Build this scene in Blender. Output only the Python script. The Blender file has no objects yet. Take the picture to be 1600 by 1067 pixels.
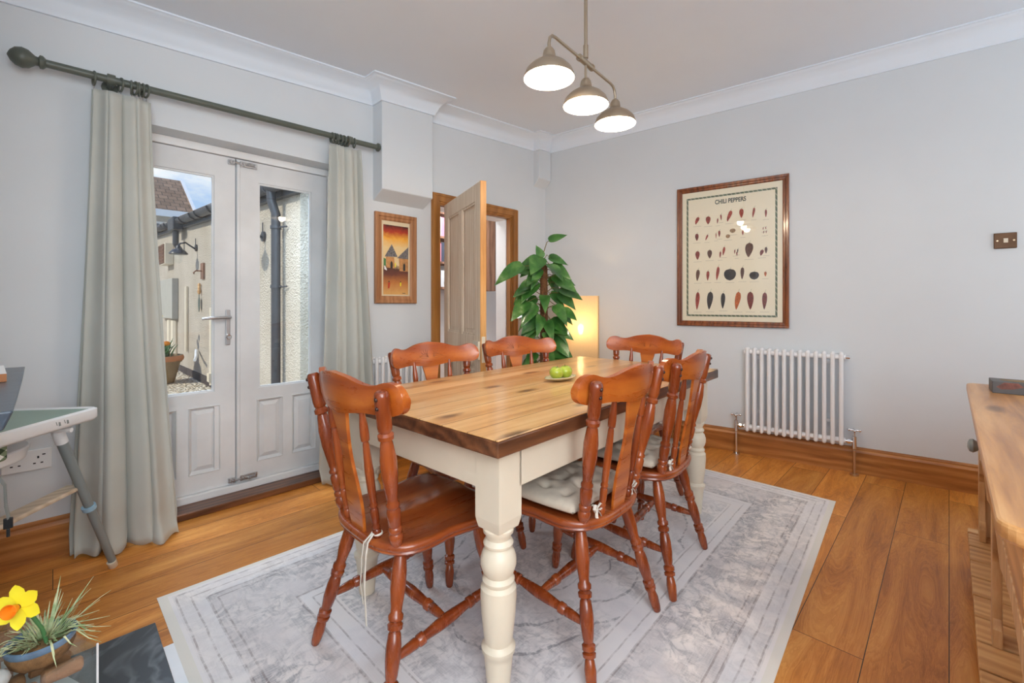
import bpy, bmesh, math, random
from mathutils import Vector, Matrix, noise
R = math.radians
PI = math.pi
random.seed(7)
SC = bpy.context.scene
COL = SC.collection

# ------------------------------------------------------------------ camera
cd = bpy.data.cameras.new('camera'); cam = bpy.data.objects.new('camera', cd); COL.objects.link(cam)
TH = math.atan2(683, 700)
cam.location = (0, 0, 1.10)
cam.rotation_euler = (R(90), 0, TH - R(90))
cd.sensor_width = 36; cd.lens = 700 / 1600 * 36
cd.shift_y = -(533.5 - 475) / 1600
cd.clip_start = 0.02; cd.clip_end = 300
SC.camera = cam

# ------------------------------------------------------------------ world, sun, lights, exposure
SC.view_settings.view_transform = 'Standard'; SC.view_settings.look = 'None'
SC.view_settings.gamma = 1; SC.view_settings.use_curve_mapping = False
SC.view_settings.exposure = -0.24
SC.cycles.use_denoising = True
SC.cycles.max_bounces = 10; SC.cycles.diffuse_bounces = 6; SC.cycles.glossy_bounces = 4
SC.cycles.transparent_max_bounces = 16; SC.cycles.transmission_bounces = 6
SC.cycles.sample_clamp_indirect = 6.0
SC.cycles.caustics_reflective = False; SC.cycles.caustics_refractive = False

w = bpy.data.worlds.new('sky'); SC.world = w; w.use_nodes = True
nt = w.node_tree; nt.nodes.clear()
def wn(t, **k):
    n = nt.nodes.new(t)
    for a, b in k.items(): setattr(n, a, b)
    return n
tc = wn('ShaderNodeTexCoord'); mp = wn('ShaderNodeMapping'); mp.inputs['Scale'].default_value = (1.6, 1.6, 4.2)
ns = wn('ShaderNodeTexNoise'); ns.inputs['Scale'].default_value = 3.4; ns.inputs['Detail'].default_value = 7; ns.inputs['Roughness'].default_value = .55
rp = wn('ShaderNodeValToRGB'); rp.color_ramp.elements[0].position = .47; rp.color_ramp.elements[1].position = .66
sep = wn('ShaderNodeSeparateXYZ')
gr = wn('ShaderNodeValToRGB')
gr.color_ramp.elements[0].position = .0; gr.color_ramp.elements[0].color = (.62, .78, .95, 1)
gr.color_ramp.elements[1].position = .5; gr.color_ramp.elements[1].color = (.12, .33, .80, 1)
mx = wn('ShaderNodeMix', data_type='RGBA'); mx.inputs[7].default_value = (.95, .97, 1, 1)
bg = wn('ShaderNodeBackground'); bg.inputs['Strength'].default_value = 1.25
out = wn('ShaderNodeOutputWorld')
L = nt.links.new
L(tc.outputs['Generated'], mp.inputs['Vector']); L(mp.outputs[0], ns.inputs['Vector']); L(ns.outputs['Fac'], rp.inputs['Fac'])
L(tc.outputs['Generated'], sep.inputs[0]); L(sep.outputs['Z'], gr.inputs['Fac'])
L(gr.outputs[0], mx.inputs[6]); L(rp.outputs[0], mx.inputs[0]); L(mx.outputs[2], bg.inputs['Color']); L(bg.outputs[0], out.inputs['Surface'])

def light(name, kind, loc, energy, color=(1, 1, 1), rot=None, look=None, size=None, sizey=None, radius=None, angle=None):
    d = bpy.data.lights.new(name, kind); d.energy = energy; d.color = color
    if kind == 'AREA':
        d.shape = 'RECTANGLE'; d.size = size; d.size_y = sizey or size
    if radius is not None: d.shadow_soft_size = radius
    if angle is not None: d.angle = angle
    o = bpy.data.objects.new(name, d); COL.objects.link(o); o.location = loc
    if look is not None:
        o.rotation_euler = (Vector(look) - Vector(loc)).to_track_quat('-Z', 'Y').to_euler()
    elif rot: o.rotation_euler = rot
    return o
light('sun', 'SUN', (0, 0, 9), 4.0, (1, .93, .80), look=(0.85, -.05, 9 - .60), angle=R(1.2))
# added area lamps, all out of view, filling the room and the hall
light('rear_fill_left', 'AREA', (-.06, -1.12, 1.70), 72, (.88, .95, 1), look=(.9, 2.8, 1.70), size=1.3, sizey=1.5)  # unseen fill panel behind the camera; the back wall has no window
light('rear_fill_right', 'AREA', (3.35, -1.12, 1.60), 12, (.88, .95, 1), look=(2.0, 2.8, 1.7), size=1.0, sizey=1.7)  # second added panel, split off to stay out of the pane reflections
light('side_fill', 'AREA', (-.68, -.1, 1.7), 24, (.86, .94, 1), look=(2.5, .8, 1.0), size=1.5, sizey=1.4)  # added fill from the left rear, in front of a solid wall
light('door_sky_fill', 'AREA', (.70, 3.85, 2.95), 140, (.66, .82, 1), look=(.95, 2.0, .3), size=1.2, sizey=1.0)  # added lamp above the sightline, boosting sky light through the glass
light('hall_fill', 'AREA', (2.7, 3.35, 2.35), 34, (1, .98, .96), look=(2.7, 3.35, 0), size=.8, sizey=.5)  # added lamp brightening the hall beyond the doorway

# ------------------------------------------------------------------ mesh helpers
class M:
    def __init__(s): s.v = []; s.f = []; s.m = []
    def add(s, vs, fs, mi=0):
        o = len(s.v); s.v += [tuple(v) for v in vs]; s.f += [tuple(i + o for i in f) for f in fs]; s.m += [mi] * len(fs); return s
    def box(s, a, b, mi=0):
        x0, y0, z0 = a; x1, y1, z1 = b
        return s.add([(x0,y0,z0),(x1,y0,z0),(x1,y1,z0),(x0,y1,z0),(x0,y0,z1),(x1,y0,z1),(x1,y1,z1),(x0,y1,z1)],
                     [(0,3,2,1),(4,5,6,7),(0,1,5,4),(1,2,6,5),(2,3,7,6),(3,0,4,7)], mi)
    def hexa(s, p, mi=0):   # 8 points, bottom 4 ccw then top 4
        return s.add(p, [(0,3,2,1),(4,5,6,7),(0,1,5,4),(1,2,6,5),(2,3,7,6),(3,0,4,7)], mi)
    def quad(s, a, b, c, d, mi=0): return s.add([a, b, c, d], [(0, 1, 2, 3)], mi)
    def frame_of(s, d):
        d = d.normalized(); up = Vector((0, 0, 1)) if abs(d.z) < .95 else Vector((1, 0, 0))
        u = d.cross(up).normalized(); v = u.cross(d); return u, v
    def tube(s, pts, r, n=10, mi=0, closed=False, flat=1.0):
        pts = [Vector(p) for p in pts]; k = len(pts); vs = []; u = None
        for i, p in enumerate(pts):
            if closed: d = pts[(i + 1) % k] - pts[i - 1]
            else: d = pts[min(i + 1, k - 1)] - pts[max(i - 1, 0)]
            d.normalize()
            if u is None: u, v = s.frame_of(d)
            else: u = (u - d * u.dot(d)).normalized(); v = d.cross(u) * -1
            v = u.cross(d)
            rr = r[i] if isinstance(r, (list, tuple)) else r
            for j in range(n):
                a = 2 * PI * j / n; vs.append(p + u * math.cos(a) * rr + v * math.sin(a) * rr * flat)
        fs = []
        for i in range(k if closed else k - 1):
            for j in range(n):
                fs.append((i * n + j, i * n + (j + 1) % n, ((i + 1) % k) * n + (j + 1) % n, ((i + 1) % k) * n + j))
        if not closed:
            fs.append(tuple(range(n - 1, -1, -1))); fs.append(tuple((k - 1) * n + j for j in range(n)))
        return s.add(vs, fs, mi)
    def lathe(s, p0, p1, prof, n=20, mi=0):   # prof: (t along p0->p1, radius)
        p0 = Vector(p0); p1 = Vector(p1); d = p1 - p0; u, v = s.frame_of(d); vs = []
        for t, r in prof:
            c = p0 + d * t
            for j in range(n):
                a = 2 * PI * j / n; vs.append(c + (u * math.cos(a) + v * math.sin(a)) * r)
        fs = []; k = len(prof)
        for i in range(k - 1):
            for j in range(n): fs.append((i * n + j, (i + 1) * n + j, (i + 1) * n + (j + 1) % n, i * n + (j + 1) % n))
        fs.append(tuple(range(n))); fs.append(tuple((k - 1) * n + j for j in range(n - 1, -1, -1)))
        return s.add(vs, fs, mi)
    def prism(s, poly, fn0, fn1, mi=0):     # poly of 2d points; fn maps 2d -> 3d for both caps
        n = len(poly)
        vs = [fn0(*p) for p in poly] + [fn1(*p) for p in poly]
        fs = [tuple(range(n - 1, -1, -1)), tuple(range(n, 2 * n))] + [(i, (i + 1) % n, n + (i + 1) % n, n + i) for i in range(n)]
        return s.add(vs, fs, mi)
    def grid(s, fn, nu, nv, mi=0, closed_u=False):
        vs = [fn(i / nu, j / nv) for j in range(nv + 1) for i in range(nu + (0 if closed_u else 1))]
        w_ = nu if closed_u else nu + 1; fs = []
        for j in range(nv):
            for i in range(nu):
                a = j * w_ + i; b = j * w_ + (i + 1) % w_
                fs.append((a, b, b + w_, a + w_))
        return s.add(vs, fs, mi)
    def sphere(s, c, r, nu=16, nv=10, mi=0, sc=(1, 1, 1)):
        c = Vector(c)
        pr = [(0 + i / nv) for i in range(nv + 1)]
        vs = []; fs = []
        for i in range(nv + 1):
            ph = PI * i / nv
            for j in range(nu):
                a = 2 * PI * j / nu
                vs.append((c.x + r * sc[0] * math.sin(ph) * math.cos(a), c.y + r * sc[1] * math.sin(ph) * math.sin(a), c.z + r * sc[2] * math.cos(ph)))
        for i in range(nv):
            for j in range(nu): fs.append((i * nu + j, (i + 1) * nu + j, (i + 1) * nu + (j + 1) % nu, i * nu + (j + 1) % nu))
        return s.add(vs, fs, mi)
    def xf(s, mat):
        s.v = [tuple(mat @ Vector(v)) for v in s.v]; return s
    def build(s, name, mats, parent=None, smooth=0, bevel=0, solid=0, sub=0, loc=None, rot=None, weld=True):
        me = bpy.data.meshes.new(name); me.from_pydata(s.v, [], s.f)
        if not isinstance(mats, (list, tuple)): mats = [mats]
        for m in mats: me.materials.append(m)
        for p, mi in zip(me.polygons, s.m): p.material_index = mi
        bm = bmesh.new(); bm.from_mesh(me)
        if weld: bmesh.ops.remove_doubles(bm, verts=bm.verts, dist=1e-5)
        bmesh.ops.recalc_face_normals(bm, faces=bm.faces)
        bm.to_mesh(me); bm.free()
        if smooth:
            for p in me.polygons: p.use_smooth = True
            try: me.set_sharp_from_angle(angle=R(smooth))
            except Exception: pass
        o = bpy.data.objects.new(name, me); COL.objects.link(o)
        if parent: o.parent = parent
        if loc is not None: o.location = loc
        if rot is not None: o.rotation_euler = rot
        if bevel:
            b = o.modifiers.new('b', 'BEVEL'); b.width = bevel; b.segments = 2; b.limit_method = 'ANGLE'; b.angle_limit = R(40)
        if solid:
            b = o.modifiers.new('s', 'SOLIDIFY'); b.thickness = solid; b.offset = 0
        if sub:
            b = o.modifiers.new('u', 'SUBSURF'); b.levels = sub; b.render_levels = sub
        return o

def tag(o, label, cat, group=None, kind=None):
    if label: o['label'] = label
    if cat: o['category'] = cat
    if group: o['group'] = group
    if kind: o['kind'] = kind
    return o
def thing(name, label, cat, loc=(0, 0, 0), rz=0, group=None):
    o = bpy.data.objects.new(name, None); COL.objects.link(o); o.empty_display_size = .05
    o.location = loc; o.rotation_euler = (0, 0, rz)
    return tag(o, label, cat, group)
def dup(root, loc, rz, label=None, parent=None):
    r = root.copy(); COL.objects.link(r); r.location = loc; r.rotation_euler = (0, 0, rz)
    if label: r['label'] = label
    for ch in list(root.children):
        c = ch.copy(); COL.objects.link(c); c.parent = r
        for g in list(ch.children):
            d = g.copy(); COL.objects.link(d); d.parent = c
    return r
def struct(o): o['kind'] = 'structure'; return o
def catmull(P, n=6, closed=True):
    out_ = []; k = len(P)
    rng = range(k) if closed else range(k - 1)
    for i in rng:
        if closed: p0, p1, p2, p3 = P[i - 1], P[i], P[(i + 1) % k], P[(i + 2) % k]
        else: p0, p1, p2, p3 = P[max(i - 1, 0)], P[i], P[i + 1], P[min(i + 2, k - 1)]
        for j in range(n):
            t = j / n
            out_.append(tuple(.5 * ((2 * b) + (-a + c) * t + (2 * a - 5 * b + 4 * c - d) * t * t + (-a + 3 * b - 3 * c + d) * t ** 3) for a, b, c, d in zip(p0, p1, p2, p3)))
    if not closed: out_.append(tuple(P[-1]))
    return out_

# ------------------------------------------------------------------ materials
class NT:
    def __init__(s, name):
        s.mat = bpy.data.materials.new(name); s.mat.use_nodes = True; s.t = s.mat.node_tree; s.t.nodes.clear()
        s.out = s.n('ShaderNodeOutputMaterial')
    def n(s, t, ins=None, **k):
        nd = s.t.nodes.new(t)
        for a, b in k.items(): setattr(nd, a, b)
        for a, b in (ins or {}).items(): s.set(nd.inputs[a], b)
        return nd
    def set(s, sock, v):
        if hasattr(v, 'is_output') or isinstance(v, bpy.types.NodeSocket): s.t.links.new(v, sock)
        elif isinstance(v, bpy.types.Node): s.t.links.new(v.outputs[0], sock)
        else:
            if isinstance(v, (tuple, list)) and len(v) == 3 and sock.type == 'RGBA': v = (*v, 1)
            sock.default_value = v
    def coord(s, scale=(1, 1, 1), kind='Object', loc=(0, 0, 0), rot=(0, 0, 0)):
        c = s.n('ShaderNodeTexCoord'); m = s.n('ShaderNodeMapping', {'Scale': scale, 'Location': loc, 'Rotation': rot}); s.t.links.new(c.outputs[kind], m.inputs[0]); return m.outputs[0]
    def noise(s, vec, scale, detail=4, rough=.55, dist=0):
        return s.n('ShaderNodeTexNoise', {'Vector': vec, 'Scale': scale, 'Detail': detail, 'Roughness': rough, 'Distortion': dist}).outputs['Fac']
    def ramp(s, fac, stops, interp='LINEAR'):
        r = s.n('ShaderNodeValToRGB', {'Fac': fac}); e = r.color_ramp.elements; r.color_ramp.interpolation = interp
        while len(e) < len(stops): e.new(.5)
        for i, (p, c) in enumerate(stops):
            e[i].position = p; e[i].color = (*c, 1) if len(c) == 3 else c
        return r.outputs[0]
    def mix(s, fac, a, b, blend='MIX'):
        m = s.n('ShaderNodeMix', data_type='RGBA', blend_type=blend); s.set(m.inputs[0], fac); s.set(m.inputs[6], a); s.set(m.inputs[7], b); return m.outputs[2]
    def math(s, op, a, b=0, c=0, clamp=False):
        m = s.n('ShaderNodeMath', operation=op, use_clamp=clamp); s.set(m.inputs[0], a); s.set(m.inputs[1], b); s.set(m.inputs[2], c); return m.outputs[0]
    def bump(s, h, strength=.2, dist=.01):
        return s.n('ShaderNodeBump', {'Height': h, 'Strength': strength, 'Distance': dist}).outputs[0]
    def bsdf(s, **k):
        b = s.n('ShaderNodeBsdfPrincipled'); mp_ = {'color': 'Base Color', 'rough': 'Roughness', 'metal': 'Metallic', 'normal': 'Normal', 'coat': 'Coat Weight', 'coatr': 'Coat Roughness', 'spec': 'Specular IOR Level', 'ec': 'Emission Color', 'es': 'Emission Strength', 'sheen': 'Sheen Weight', 'alpha': 'Alpha'}
        for a, v in k.items(): s.set(b.inputs[mp_[a]], v)
        s.t.links.new(b.outputs[0], s.out.inputs[0]); return b

def srgb(r, g, b):
    f = lambda c: ((c / 255) / 12.92 if c / 255 <= .04045 else (((c / 255) + .055) / 1.055) ** 2.4)
    return (f(r), f(g), f(b))
def plain(name, c, rough=.5, metal=0, var=.06, scale=8, bump=0, coat=0, spec=.5):
    m = NT(name); v = m.coord(); f = m.noise(v, scale, 5)
    lo = tuple(x * (1 - var) for x in c); hi = tuple(min(1, x * (1 + var)) for x in c)
    col = m.ramp(f, [(.3, lo), (.7, hi)])
    k = dict(color=col, rough=rough, metal=metal, coat=coat, spec=spec)
    if bump: k['normal'] = m.bump(m.noise(v, scale * 12, 4), bump, .004)
    m.bsdf(**k); return m.mat
def wood(name, dark, mid, light_, axis='x', rough=.35, scale=1.0, coat=0, knots=0, contrast=1.0, bump=.08, plank=None, knotcol=None):
    m = NT(name); st = {'x': (.9, 9, 9), 'y': (9, .9, 9), 'z': (9, 9, .9)}[axis]
    st = tuple(a * scale for a in st)
    v = m.coord(st)
    a = m.noise(v, 1.6, 6, .6, .9); b = m.noise(v, 9, 5, .65, .3)
    wv = m.n('ShaderNodeTexWave', {'Vector': v, 'Scale': .9, 'Distortion': 7, 'Detail': 3, 'Detail Scale': 1.2}, wave_type='RINGS', rings_direction=axis.upper()).outputs['Fac']
    f = m.math('ADD', m.math('MULTIPLY', a, .62), m.math('ADD', m.math('MULTIPLY', b, .22), m.math('MULTIPLY', wv, .16)))
    c = .17 * contrast
    col = m.ramp(f, [(.5 - c, dark), (.5, mid), (.5 + c, light_)])
    if plank:   # (width, axis index across, seam colour)
        br = m.n('ShaderNodeTexBrick', {'Vector': m.coord((1, 1, 1)), 'Color1': (.82, .82, .82), 'Color2': (1.1, 1.1, 1.1), 'Mortar': (.25, .2, .15), 'Scale': 1, 'Mortar Size': .0015, 'Mortar Smooth': .3, 'Brick Width': 6, 'Row Height': plank, 'Bias': 0}, offset=.4)
        col = m.mix(1, col, br.outputs['Color'], 'MULTIPLY')
    if knots:
        kv = m.coord({'x': (1.9, 5.5, 5.5), 'y': (5.5, 1.9, 5.5), 'z': (5.5, 5.5, 1.9)}[axis])
        kd = m.math('ADD', kv and m.n('ShaderNodeTexVoronoi', {'Vector': kv, 'Scale': 1.0 * knots, 'Randomness': 1}, voronoi_dimensions='3D' if axis == 'z' else '2D').outputs['Distance'], m.math('MULTIPLY', m.noise(kv, 6, 3), .12))
        km = m.ramp(kd, [(.095, (1, 1, 1)), (.19, (0, 0, 0))])
        col = m.mix(m.math('MULTIPLY', km, .8), col, knotcol or tuple(x * .35 for x in dark))
    m.bsdf(color=col, rough=m.ramp(b, [(0, (rough * .8,) * 3), (1, (rough * 1.25,) * 3)]), coat=coat, coatr=.12, normal=m.bump(f, bump, .003))
    return m.mat

MT = {}
MT['wall'] = plain('wall_paint', (.69, .72, .745), .75, var=.015, scale=3, bump=.03)
MT['ceil'] = plain('ceiling_paint', (.80, .865, .94), .8, var=.01, scale=3)
MT['white'] = plain('white_gloss_paint', (.82, .82, .82), .38, var=.03, scale=5, bump=.02)
MT['doorwhite'] = plain('brushed_white_door_paint', (.72, .725, .73), .42, var=.07, scale=4, bump=.04)
MT['radiator'] = plain('white_radiator_enamel', (.84, .84, .85), .25, var=.01)
MT['chair'] = wood('chair_mahogany', (.16, .026, .006), (.25, .048, .010), (.36, .080, .017), 'z', .26, coat=.4, contrast=1.0, scale=.6)
MT['chairx'] = wood('chair_seat_mahogany', (.20, .036, .008), (.30, .062, .012), (.43, .11, .022), 'x', .28, coat=.4, contrast=1.0, scale=.6)
MT['chairy'] = wood('chair_crest_mahogany', (.26, .048, .007), (.40, .092, .012), (.54, .155, .022), 'y', .28, coat=.32, contrast=1.0, scale=.6)
MT['carve'] = plain('carved_line', (.20, .045, .010), .5)
MT['plug'] = plain('dark_plug', (.03, .008, .004), .3)
MT['tabletop'] = wood('pine_table_top', (.50, .245, .085), (.66, .375, .15), (.78, .52, .26), 'x', .30, coat=.35, knots=.95, contrast=1.1, plank=.105, knotcol=(.10, .035, .012))
MT['tableedge'] = wood('dark_table_edge', (.05, .018, .009), (.13, .048, .020), (.24, .095, .038), 'x', .35, coat=.2, knots=.8)
MT['cream'] = plain('cream_paint', (.74, .655, .515), .42, var=.03, scale=6, bump=.02)
MT['skirt'] = wood('oak_skirting', (.20, .065, .014), (.40, .155, .038), (.60, .28, .085), 'x', .35, contrast=1.3, knots=.7)
MT['arch'] = wood('oak_architrave', (.26, .10, .02), (.38, .155, .032), (.48, .21, .05), 'z', .4, scale=.5)
MT['pinedoor'] = wood('stripped_pine', (.62, .47, .33), (.76, .62, .47), (.86, .74, .60), 'z', .6, knots=.7, contrast=1.2, knotcol=(.20, .09, .04))
MT['dresser'] = wood('waxed_pine', (.34, .14, .04), (.56, .265, .085), (.72, .40, .16), 'x', .36, knots=.8, coat=.15)
MT['dresserz'] = wood('waxed_pine_upright', (.34, .16, .06), (.56, .31, .13), (.72, .46, .24), 'z', .4, knots=.8)
MT['potboard'] = wood('rough_pine_boards', (.36, .16, .05), (.55, .29, .11), (.72, .44, .20), 'y', .5, scale=1.0, contrast=1.3)
MT['brownwood'] = wood('brown_wood', (.12, .055, .03), (.24, .12, .07), (.34, .19, .12), 'z', .5, knots=.8)
MT['pinepic'] = wood('pine_picture_frame', (.22, .08, .03), (.42, .19, .08), (.58, .30, .15), 'z', .5, contrast=1.5)
MT['postframe'] = wood('varnished_frame', (.10, .025, .006), (.20, .052, .011), (.30, .09, .02), 'z', .28, coat=.4)
MT['pole'] = plain('sage_green_paint', (.105, .118, .095), .4, var=.08)
MT['chrome'] = plain('chrome', (.75, .75, .76), .16, 1, .02)
MT['steel'] = plain('brushed_steel', (.52, .52, .53), .34, 1, .05)
MT['copper'] = plain('aged_pipe', (.60, .45, .30), .3, .9)
MT['antique'] = plain('antique_brass', (.42, .34, .25), .36, .8, .06)
MT['brassplate'] = plain('antique_brass_plate', (.09, .042, .018), .35, .6, .4)
MT['shadein'] = plain('white_enamel', (.92, .90, .86), .5, var=.01)
MT['black'] = plain('black_plastic', (.012, .012, .014), .4)
MT['darkmetal'] = plain('black_cast_gutter', (.045, .045, .05), .35, .0, .15)
MT['plastic'] = plain('white_plastic', (.82, .83, .84), .35, var=.01)
MT['sagetray'] = plain('sage_silicone', (.32, .44, .38), .55, var=.03)
MT['slate'] = plain('slate', (.045, .065, .09), .28, var=.5, scale=6, bump=.15)
MT['greyleg'] = plain('grey_powder_coat', (.22, .25, .25), .35, var=.03)
MT['palewood'] = wood('pale_beech', (.42, .33, .23), (.56, .45, .33), (.68, .57, .44), 'x', .5)
MT['cushion'] = plain('calico', (.60, .515, .41), .9, var=.06, scale=40, bump=.3)
MT['tie'] = plain('calico_tape', (.70, .64, .55), .9, var=.04)
MT['stem'] = plain('plant_stem', (.16, .12, .04), .6, var=.2)
MT['terra'] = plain('terracotta', (.50, .19, .075), .7, var=.15, bump=.1)
MT['soil'] = plain('soil', (.06, .035, .02), .95, var=.4, scale=60, bump=.8)
MT['apple'] = plain('green_apple', (.40, .50, .045), .25, var=.22, scale=20, coat=.4)
MT['dish'] = plain('glazed_dish', (.55, .50, .30), .25, var=.15, coat=.4)
MT['paper'] = plain('printed_paper', (.90, .83, .64), .6, var=.015)
MT['mount'] = plain('cream_mount', (.74, .62, .42), .7, var=.03)
MT['coir'] = plain('moss_pole_coir', (.17, .075, .03), .95, var=.5, scale=60, bump=.9)
MT['blueglaze'] = plain('blue_glaze', (.12, .20, .30), .25, var=.35, scale=18, coat=.4)
MT['potbrown'] = plain('unglazed_brown_clay', (.21, .115, .045), .75, var=.45, scale=40, bump=.4)
MT['yellow'] = plain('yellow_petal', (.90, .78, .03), .5, var=.08)
MT['orange'] = plain('orange_trumpet', (.85, .26, .01), .5, var=.15)
MT['green'] = plain('green_stalk', (.07, .20, .07), .5, var=.15)
MT['graphite'] = plain('printed_black', (.03, .03, .03), .6)
MT['navy'] = plain('navy_fabric', (.02, .03, .06), .8)
MT['cork'] = plain('driftwood', (.38, .17, .075), .75, var=.35, scale=20, bump=.5)
MT['stone'] = plain('grey_pebble', (.42, .44, .43), .5, var=.15)
MT['whitestrip'] = plain('white_strip', (.85, .86, .88), .25, var=.03)

def fresnel_glass(name, tint=(1, 1, 1), gl=1.0):
    m = NT(name); ge = m.n('ShaderNodeNewGeometry'); dt = m.n('ShaderNodeVectorMath', {0: ge.outputs['Normal'], 1: ge.outputs['Incoming']}, operation='DOT_PRODUCT').outputs['Value']
    f = m.n('ShaderNodeMath', {0: m.math('MULTIPLY', m.math('POWER', m.math('SUBTRACT', 1, m.math('ABSOLUTE', dt)), 5), .96), 1: .04}, operation='ADD'); tr = m.n('ShaderNodeBsdfTransparent', {'Color': tint})
    g = m.n('ShaderNodeBsdfGlossy', {'Roughness': .015, 'Color': (1, 1, 1)})
    x = m.n('ShaderNodeMixShader'); m.set(x.inputs[0], m.math('MULTIPLY', f.outputs[0], gl)); m.t.links.new(tr.outputs[0], x.inputs[1]); m.t.links.new(g.outputs[0], x.inputs[2])
    m.t.links.new(x.outputs[0], m.out.inputs[0]); return m.mat
MT['glass'] = fresnel_glass('window_glass', (.97, .985, .98), .9)
MT['picglass'] = fresnel_glass('picture_glass', (1, 1, 1), .8)
def emit(name, c, s):
    m = NT(name); m.bsdf(color=c, ec=c, es=s); return m.mat
MT['bulb'] = emit('lit_bulb', (1, .86, .66), 16)
MT['lampbulb'] = emit('warm_lit_bulb', (1, .72, .36), 22)
def paperlamp(name, c, tr=.06):
    m = NT(name); v = m.coord((30, 30, 120)); f = m.noise(v, 3, 4)
    col = m.ramp(f, [(.3, tuple(x * .9 for x in c)), (.7, c)])
    d = m.n('ShaderNodeBsdfDiffuse', {'Color': col}); t = m.n('ShaderNodeBsdfTranslucent', {'Color': col}); p = m.n('ShaderNodeBsdfTransparent')
    a = m.n('ShaderNodeMixShader', {0: .55}); b = m.n('ShaderNodeMixShader', {0: tr})
    m.t.links.new(d.outputs[0], a.inputs[1]); m.t.links.new(t.outputs[0], a.inputs[2])
    m.t.links.new(a.outputs[0], b.inputs[1]); m.t.links.new(p.outputs[0], b.inputs[2]); m.t.links.new(b.outputs[0], m.out.inputs[0]); return m.mat
MT['lamppaper'] = paperlamp('lamp_paper', (.90, .72, .46), .10)
MT['lamppaper2'] = paperlamp('short_lamp_paper', (.72, .50, .14), 0)
def cloth(name, c, c2):
    m = NT(name); v = m.coord(); f = m.noise(v, 2.2, 4)
    wv = m.n('ShaderNodeTexWave', {'Vector': v, 'Scale': 160, 'Distortion': 1.5}, bands_direction='Z').outputs['Fac']
    col = m.ramp(f, [(.3, c), (.7, c2)])
    b = m.bsdf(color=col, rough=.85, sheen=.25, normal=m.bump(m.math('ADD', wv, m.noise(v, 180, 2)), .10, .002))
    return m.mat
MT['curtain'] = cloth('sage_curtain_linen', srgb(176, 178, 170), srgb(192, 193, 186))
MT['gingham'] = None

def mat_floor():
    m = NT('oak_plank_floor')
    v = m.coord((1, 1, 1))
    br = m.n('ShaderNodeTexBrick', {'Vector': v, 'Color1': (0, 0, 0), 'Color2': (1, 1, 1), 'Mortar': (.5, .5, .5), 'Scale': 1, 'Mortar Size': .0013, 'Mortar Smooth': .1, 'Brick Width': 1.75, 'Row Height': .19, 'Bias': 0}, offset=.37)
    rnd = m.n('ShaderNodeSeparateColor', {'Color': br.outputs['Color']}).outputs[0]
    off = m.n('ShaderNodeCombineXYZ', {'X': m.math('MULTIPLY', rnd, 9), 'Y': m.math('MULTIPLY', rnd, 23), 'Z': m.math('MULTIPLY', rnd, 5)}).outputs[0]
    va = m.n('ShaderNodeVectorMath', {0: v, 1: off}, operation='ADD').outputs[0]
    mpg = m.n('ShaderNodeMapping', {'Vector': va, 'Scale': (.9, 7.5, 1)}).outputs[0]
    a = m.noise(mpg, 1.5, 6, .6, 1.1); b = m.noise(mpg, 8, 6, .7, .4)
    wv = m.n('ShaderNodeTexWave', {'Vector': mpg, 'Scale': .55, 'Distortion': 14, 'Detail': 2, 'Detail Scale': .8}, bands_direction='Y').outputs['Fac']
    wv2 = m.n('ShaderNodeMath', {0: m.math('MULTIPLY', a, 14)}, operation='FRACT').outputs[0]
    f = m.math('ADD', m.math('MULTIPLY', a, .68), m.math('ADD', m.math('MULTIPLY', b, .20), m.math('MULTIPLY', wv2, .12)))
    col = m.ramp(f, [(.28, (.31, .094, .013)), (.50, (.60, .225, .040)), (.72, (.80, .38, .095))])
    tint = m.ramp(rnd, [(0, (.80, .78, .74)), (.5, (1, 1, 1)), (1, (1.12, 1.1, 1.05))])
    col = m.mix(1, col, tint, 'MULTIPLY')
    col = m.mix(br.outputs['Fac'], col, (.03, .012, .006))
    kn = m.n('ShaderNodeTexVoronoi', {'Vector': m.n('ShaderNodeMapping', {'Vector': va, 'Scale': (1.1, 2.4, 1)}).outputs[0], 'Scale': 1}).outputs['Distance']
    col = m.mix(m.math('MULTIPLY', m.ramp(kn, [(.03, (1, 1, 1)), (.07, (0, 0, 0))]), .75), col, (.04, .015, .006))
    m.bsdf(color=col, rough=m.ramp(b, [(.2, (.28,) * 3), (.8, (.42,) * 3)]), coat=.06, coatr=.25, spec=.3, normal=m.bump(m.math('SUBTRACT', m.math('MULTIPLY', f, .4), m.math('MULTIPLY', br.outputs['Fac'], 2)), .12, .004))
    return m.mat
MT['floor'] = mat_floor()

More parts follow.
